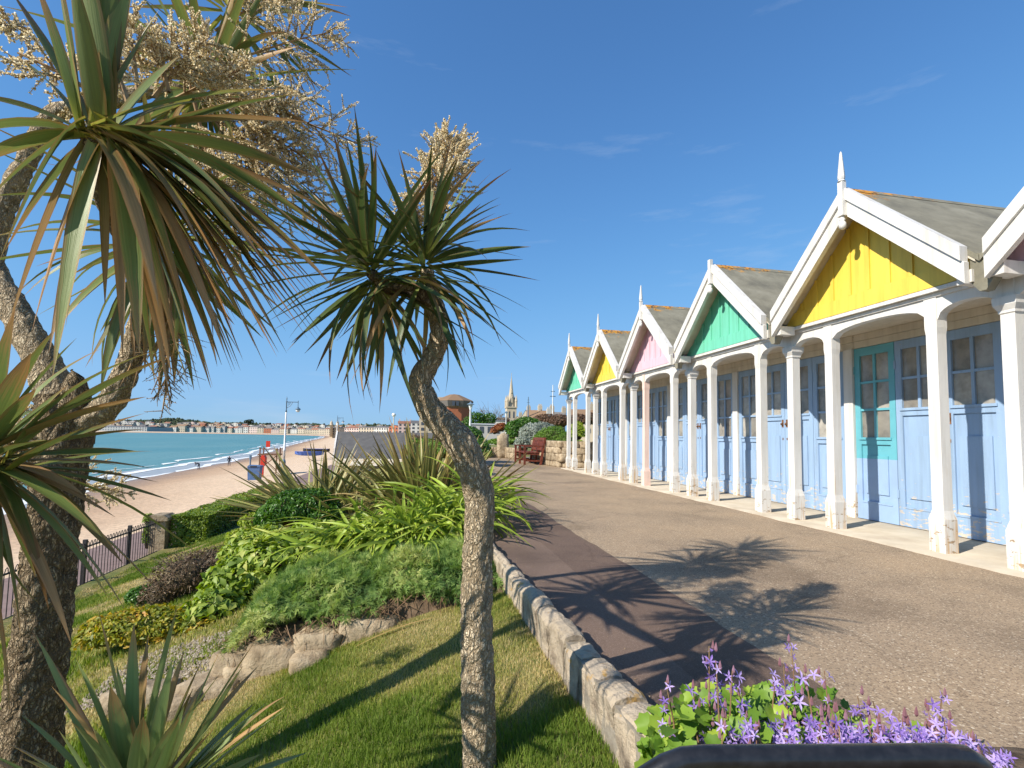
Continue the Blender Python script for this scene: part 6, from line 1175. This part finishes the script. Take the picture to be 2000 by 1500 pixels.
# red brick hall with many-sided tiled roof
c = pd(888, 846, 150); k = 150/FPX; hb_ = thing('brick_hall', 'red brick hall with brown many-sided roof behind the palm trunk', 'building', (c[0], c[1], 0)); R1 = 36*k
z1, z2, z3, z4 = (pd(888, q, 150)[2] for q in (792, 780, 776, 768))
MB().lathe((c[0], c[1]+R1, 0), [(R1*.94, 0), (R1*.94, z1-.6)], 8, .39).build('wall', WALLS[3], hb_); rf = MB().lathe((c[0], c[1]+R1, 0), [(R1*.95, z1-.6), (R1*1.12, z1+1.6), (R1*1.04, z1+1.9), (R1*.3, z4), (.1, z4+.2)], 8, .39).build('roof', ROOFS[1], hb_)
MB().lathe((c[0], c[1]+R1, 0), [(R1*1.02, z1-.2), (R1*1.145, z1+1.5)], 8, .39).build('slate_skirt', ROOFS[3], hb_)
for q in (-.6, .6): MB().box(c[0]+q-.4, c[0]+q+.4, c[1]-R1*.10, c[1]-R1*.02, z1+.0, z1+1.3).build('window', WIN, hb_)
q = pd(862, 776, 158); MB().box(q[0]-1, q[0]+1, q[1]-1, q[1]+1, 0, q[2]).build('chimney', WALLS[1], hb_)
house(868, 170, 26, 852, 790, 784, WALLS[1], ROOFS[0], 'cream gabled wing left of the brick hall', zb=0, storeys=3)
# church with stone spire
c = pd(997, 846, 300); k = 300/FPX; ch = thing('church', 'stone church tower with tall pointed spire', 'church', (c[0], c[1], 0)); zt, zs, zsp = (pd(997, q, 300)[2] for q in (797, 783, 733)); hw = 9.5*k
tw = MB().box(c[0]-hw, c[0]+hw, c[1]-hw, c[1]+hw, 0, zt).build('tower', WALLS[2], ch); MB().box(c[0]-hw*1.15, c[0]+hw*1.15, c[1]-hw*1.15, c[1]+hw*1.15, zt, zt+.8).build('cornice', WALLS[2], tw)
for sx_ in (-1, 1):
    for sy_ in (-1, 1): MB().lathe((c[0]+sx_*hw*.9, c[1]+sy_*hw*.9, zt+.8), [(.75, 0), (.75, 3.2), (.9, 3.3), (.05, 7.0)], 6).build('pinnacle', WALLS[2], ch)
sp_ = MB().lathe((c[0], c[1], zt+.8), [(hw*.86, 0), (hw*.68, (zs-zt)), (hw*.42, (zsp-zt)*.45), (.12, zsp-zt-1.2), (.1, zsp-zt+1.0)], 8, .39).build('spire', WALLS[2], ch)
for q in (.12, .42): zz = zt+.8+(zsp-zt)*q; MB().prism([(c[0]-.7*(1-q), zz), (c[0]+.7*(1-q), zz), (c[0]+.7*(1-q), zz+2.4*(1-q)), (c[0], zz+4.2*(1-q)), (c[0]-.7*(1-q), zz+2.4*(1-q))], 'y', c[1]-hw*(.92-.72*q), c[1]-hw*(.5-.45*q)).build('lucarne', WALLS[2], sp_)
for q in (-.45, .45): MB().prism([(c[0]+q*hw-.5, zt-6), (c[0]+q*hw+.5, zt-6), (c[0]+q*hw+.5, zt-2.6), (c[0]+q*hw, zt-1.6), (c[0]+q*hw-.5, zt-2.6)], 'y', c[1]-hw-.03, c[1]-hw+.1).build('belfry_opening', WIN, tw)
house(992, 290, 22, 846, 829, 824, WALLS[2], ROOFS[1], 'church nave roof at the foot of the spire', 'building', zb=0, storeys=1, chim=False)
for (x, d_, wpx, yb, ye, yr, wk, rk, g_, lab) in ((1010, 150, 16, 846, 822, 812, 1, 0, True, 'small cream gabled cottage right of the church'), (1026, 130, 16, 846, 815, 800, 1, 0, True, 'cream cottage with slate gable and bargeboards'), (1043, 118, 30, 848, 821, 799, 1, 1, False, 'brown roofed cottage with tall end chimney'), (1068, 116, 26, 848, 823, 800, 2, 1, False, 'brown roofed stone cottage behind the plum hedge'), (1066, 113, 15, 848, 821, 806, 0, 0, True, 'white bargeboarded gable in front of the stone cottage'), (1092, 120, 24, 848, 819, 803, 2, 3, False, 'stone cottage just left of the end hut'), (1135, 95, 50, 850, 818, 797, 2, 1, False, 'brown roofed house seen between the posts of the end hut')):
    house(x, d_, wpx, yb, ye, yr, WALLS[wk], ROOFS[rk], lab, zb=0, gable=g_, storeys=2, depth=8)
house(948, 60, 62, 852, 829, 826.5, WALLS[5], WHITE, 'flat roofed pale shelter behind the russet shrub', 'building', zb=0, storeys=1, chim=False, bays=4, depth=5)
house(965, 85, 40, 850, 822, 819, WALLS[0], ROOFS[0], 'low white building behind the flat roofed shelter', 'building', zb=0, storeys=1, chim=False, bays=5)
p = pd(935, 846, 75); tree('evergreen_tree', 'round dark evergreen tree right of the brick hall', p, 4.4, 2.2, 0, DGR, 5, 2600, .26)
p = pd(908, 850, 70); tree('evergreen_tree', 'smaller dark evergreen in front of the brick hall', p, 2.9, 1.6, 0, DGR, 6, 1500, .24)
p = pd(960, 846, 140); tree('bare_tree', 'leafless grey tree between the evergreen and the church', p, 9.5, 4.6, 0, None, 7, bare=True)
p = pd(982, 846, 160); tree('brown_tree', 'brownish tree in front of the church tower', p, 7.0, 3.2, 0, PLUM, 8, 1400, .5)

# ================================================================== SMALL LITTER
r = np.random.default_rng(64)
for (ax, ay, bx_, by_, lab) in ((695, 1282, 850, 1240, 'long tan fallen palm leaf lying on the lawn'), (455, 1395, 560, 1300, 'dry fallen leaf lying across the rocks')):
    A = pz(ax, ay, -.45); B = pz(bx_, by_, -.33); A[2] = float(bank(A[0]))+.03; B[2] = float(bank(B[0]))+.035
    V, Fc, uv = strap(A, (A+B)/2+[0, .05, .02], B, .022, 8); tag(mk('fallen_leaf', V, Fc, LEAFD, None, True, uv), lab, 'leaf')
n = 900; y = 1.2+9*r.random(n)**1.6; x = np.interp(y, [-3, 1.5, 4.2, 7, 10, 14], [.86, .84, .68, .62, .62, .95])+np.abs(r.normal(0, .10, n))*r.random(n)+.01
C = np.stack([x, y, np.full(n, .013)], 1); V, Fc = leaf_quads(C, np.tile([0, 0, 1.], (n, 1)), .012, r, .4, jitter=.25, curl=.1)
o = mk('leaf_litter', V, Fc, foliage('dry_litter', [(0, (.06, .04, .025)), (.5, (.16, .10, .05)), (1, (.34, .25, .13))], trans=0), rnd=np.repeat(r.random(n), 5), kind='stuff'); tag(o, 'dry leaf litter and grit along the foot of the path wall', 'litter')
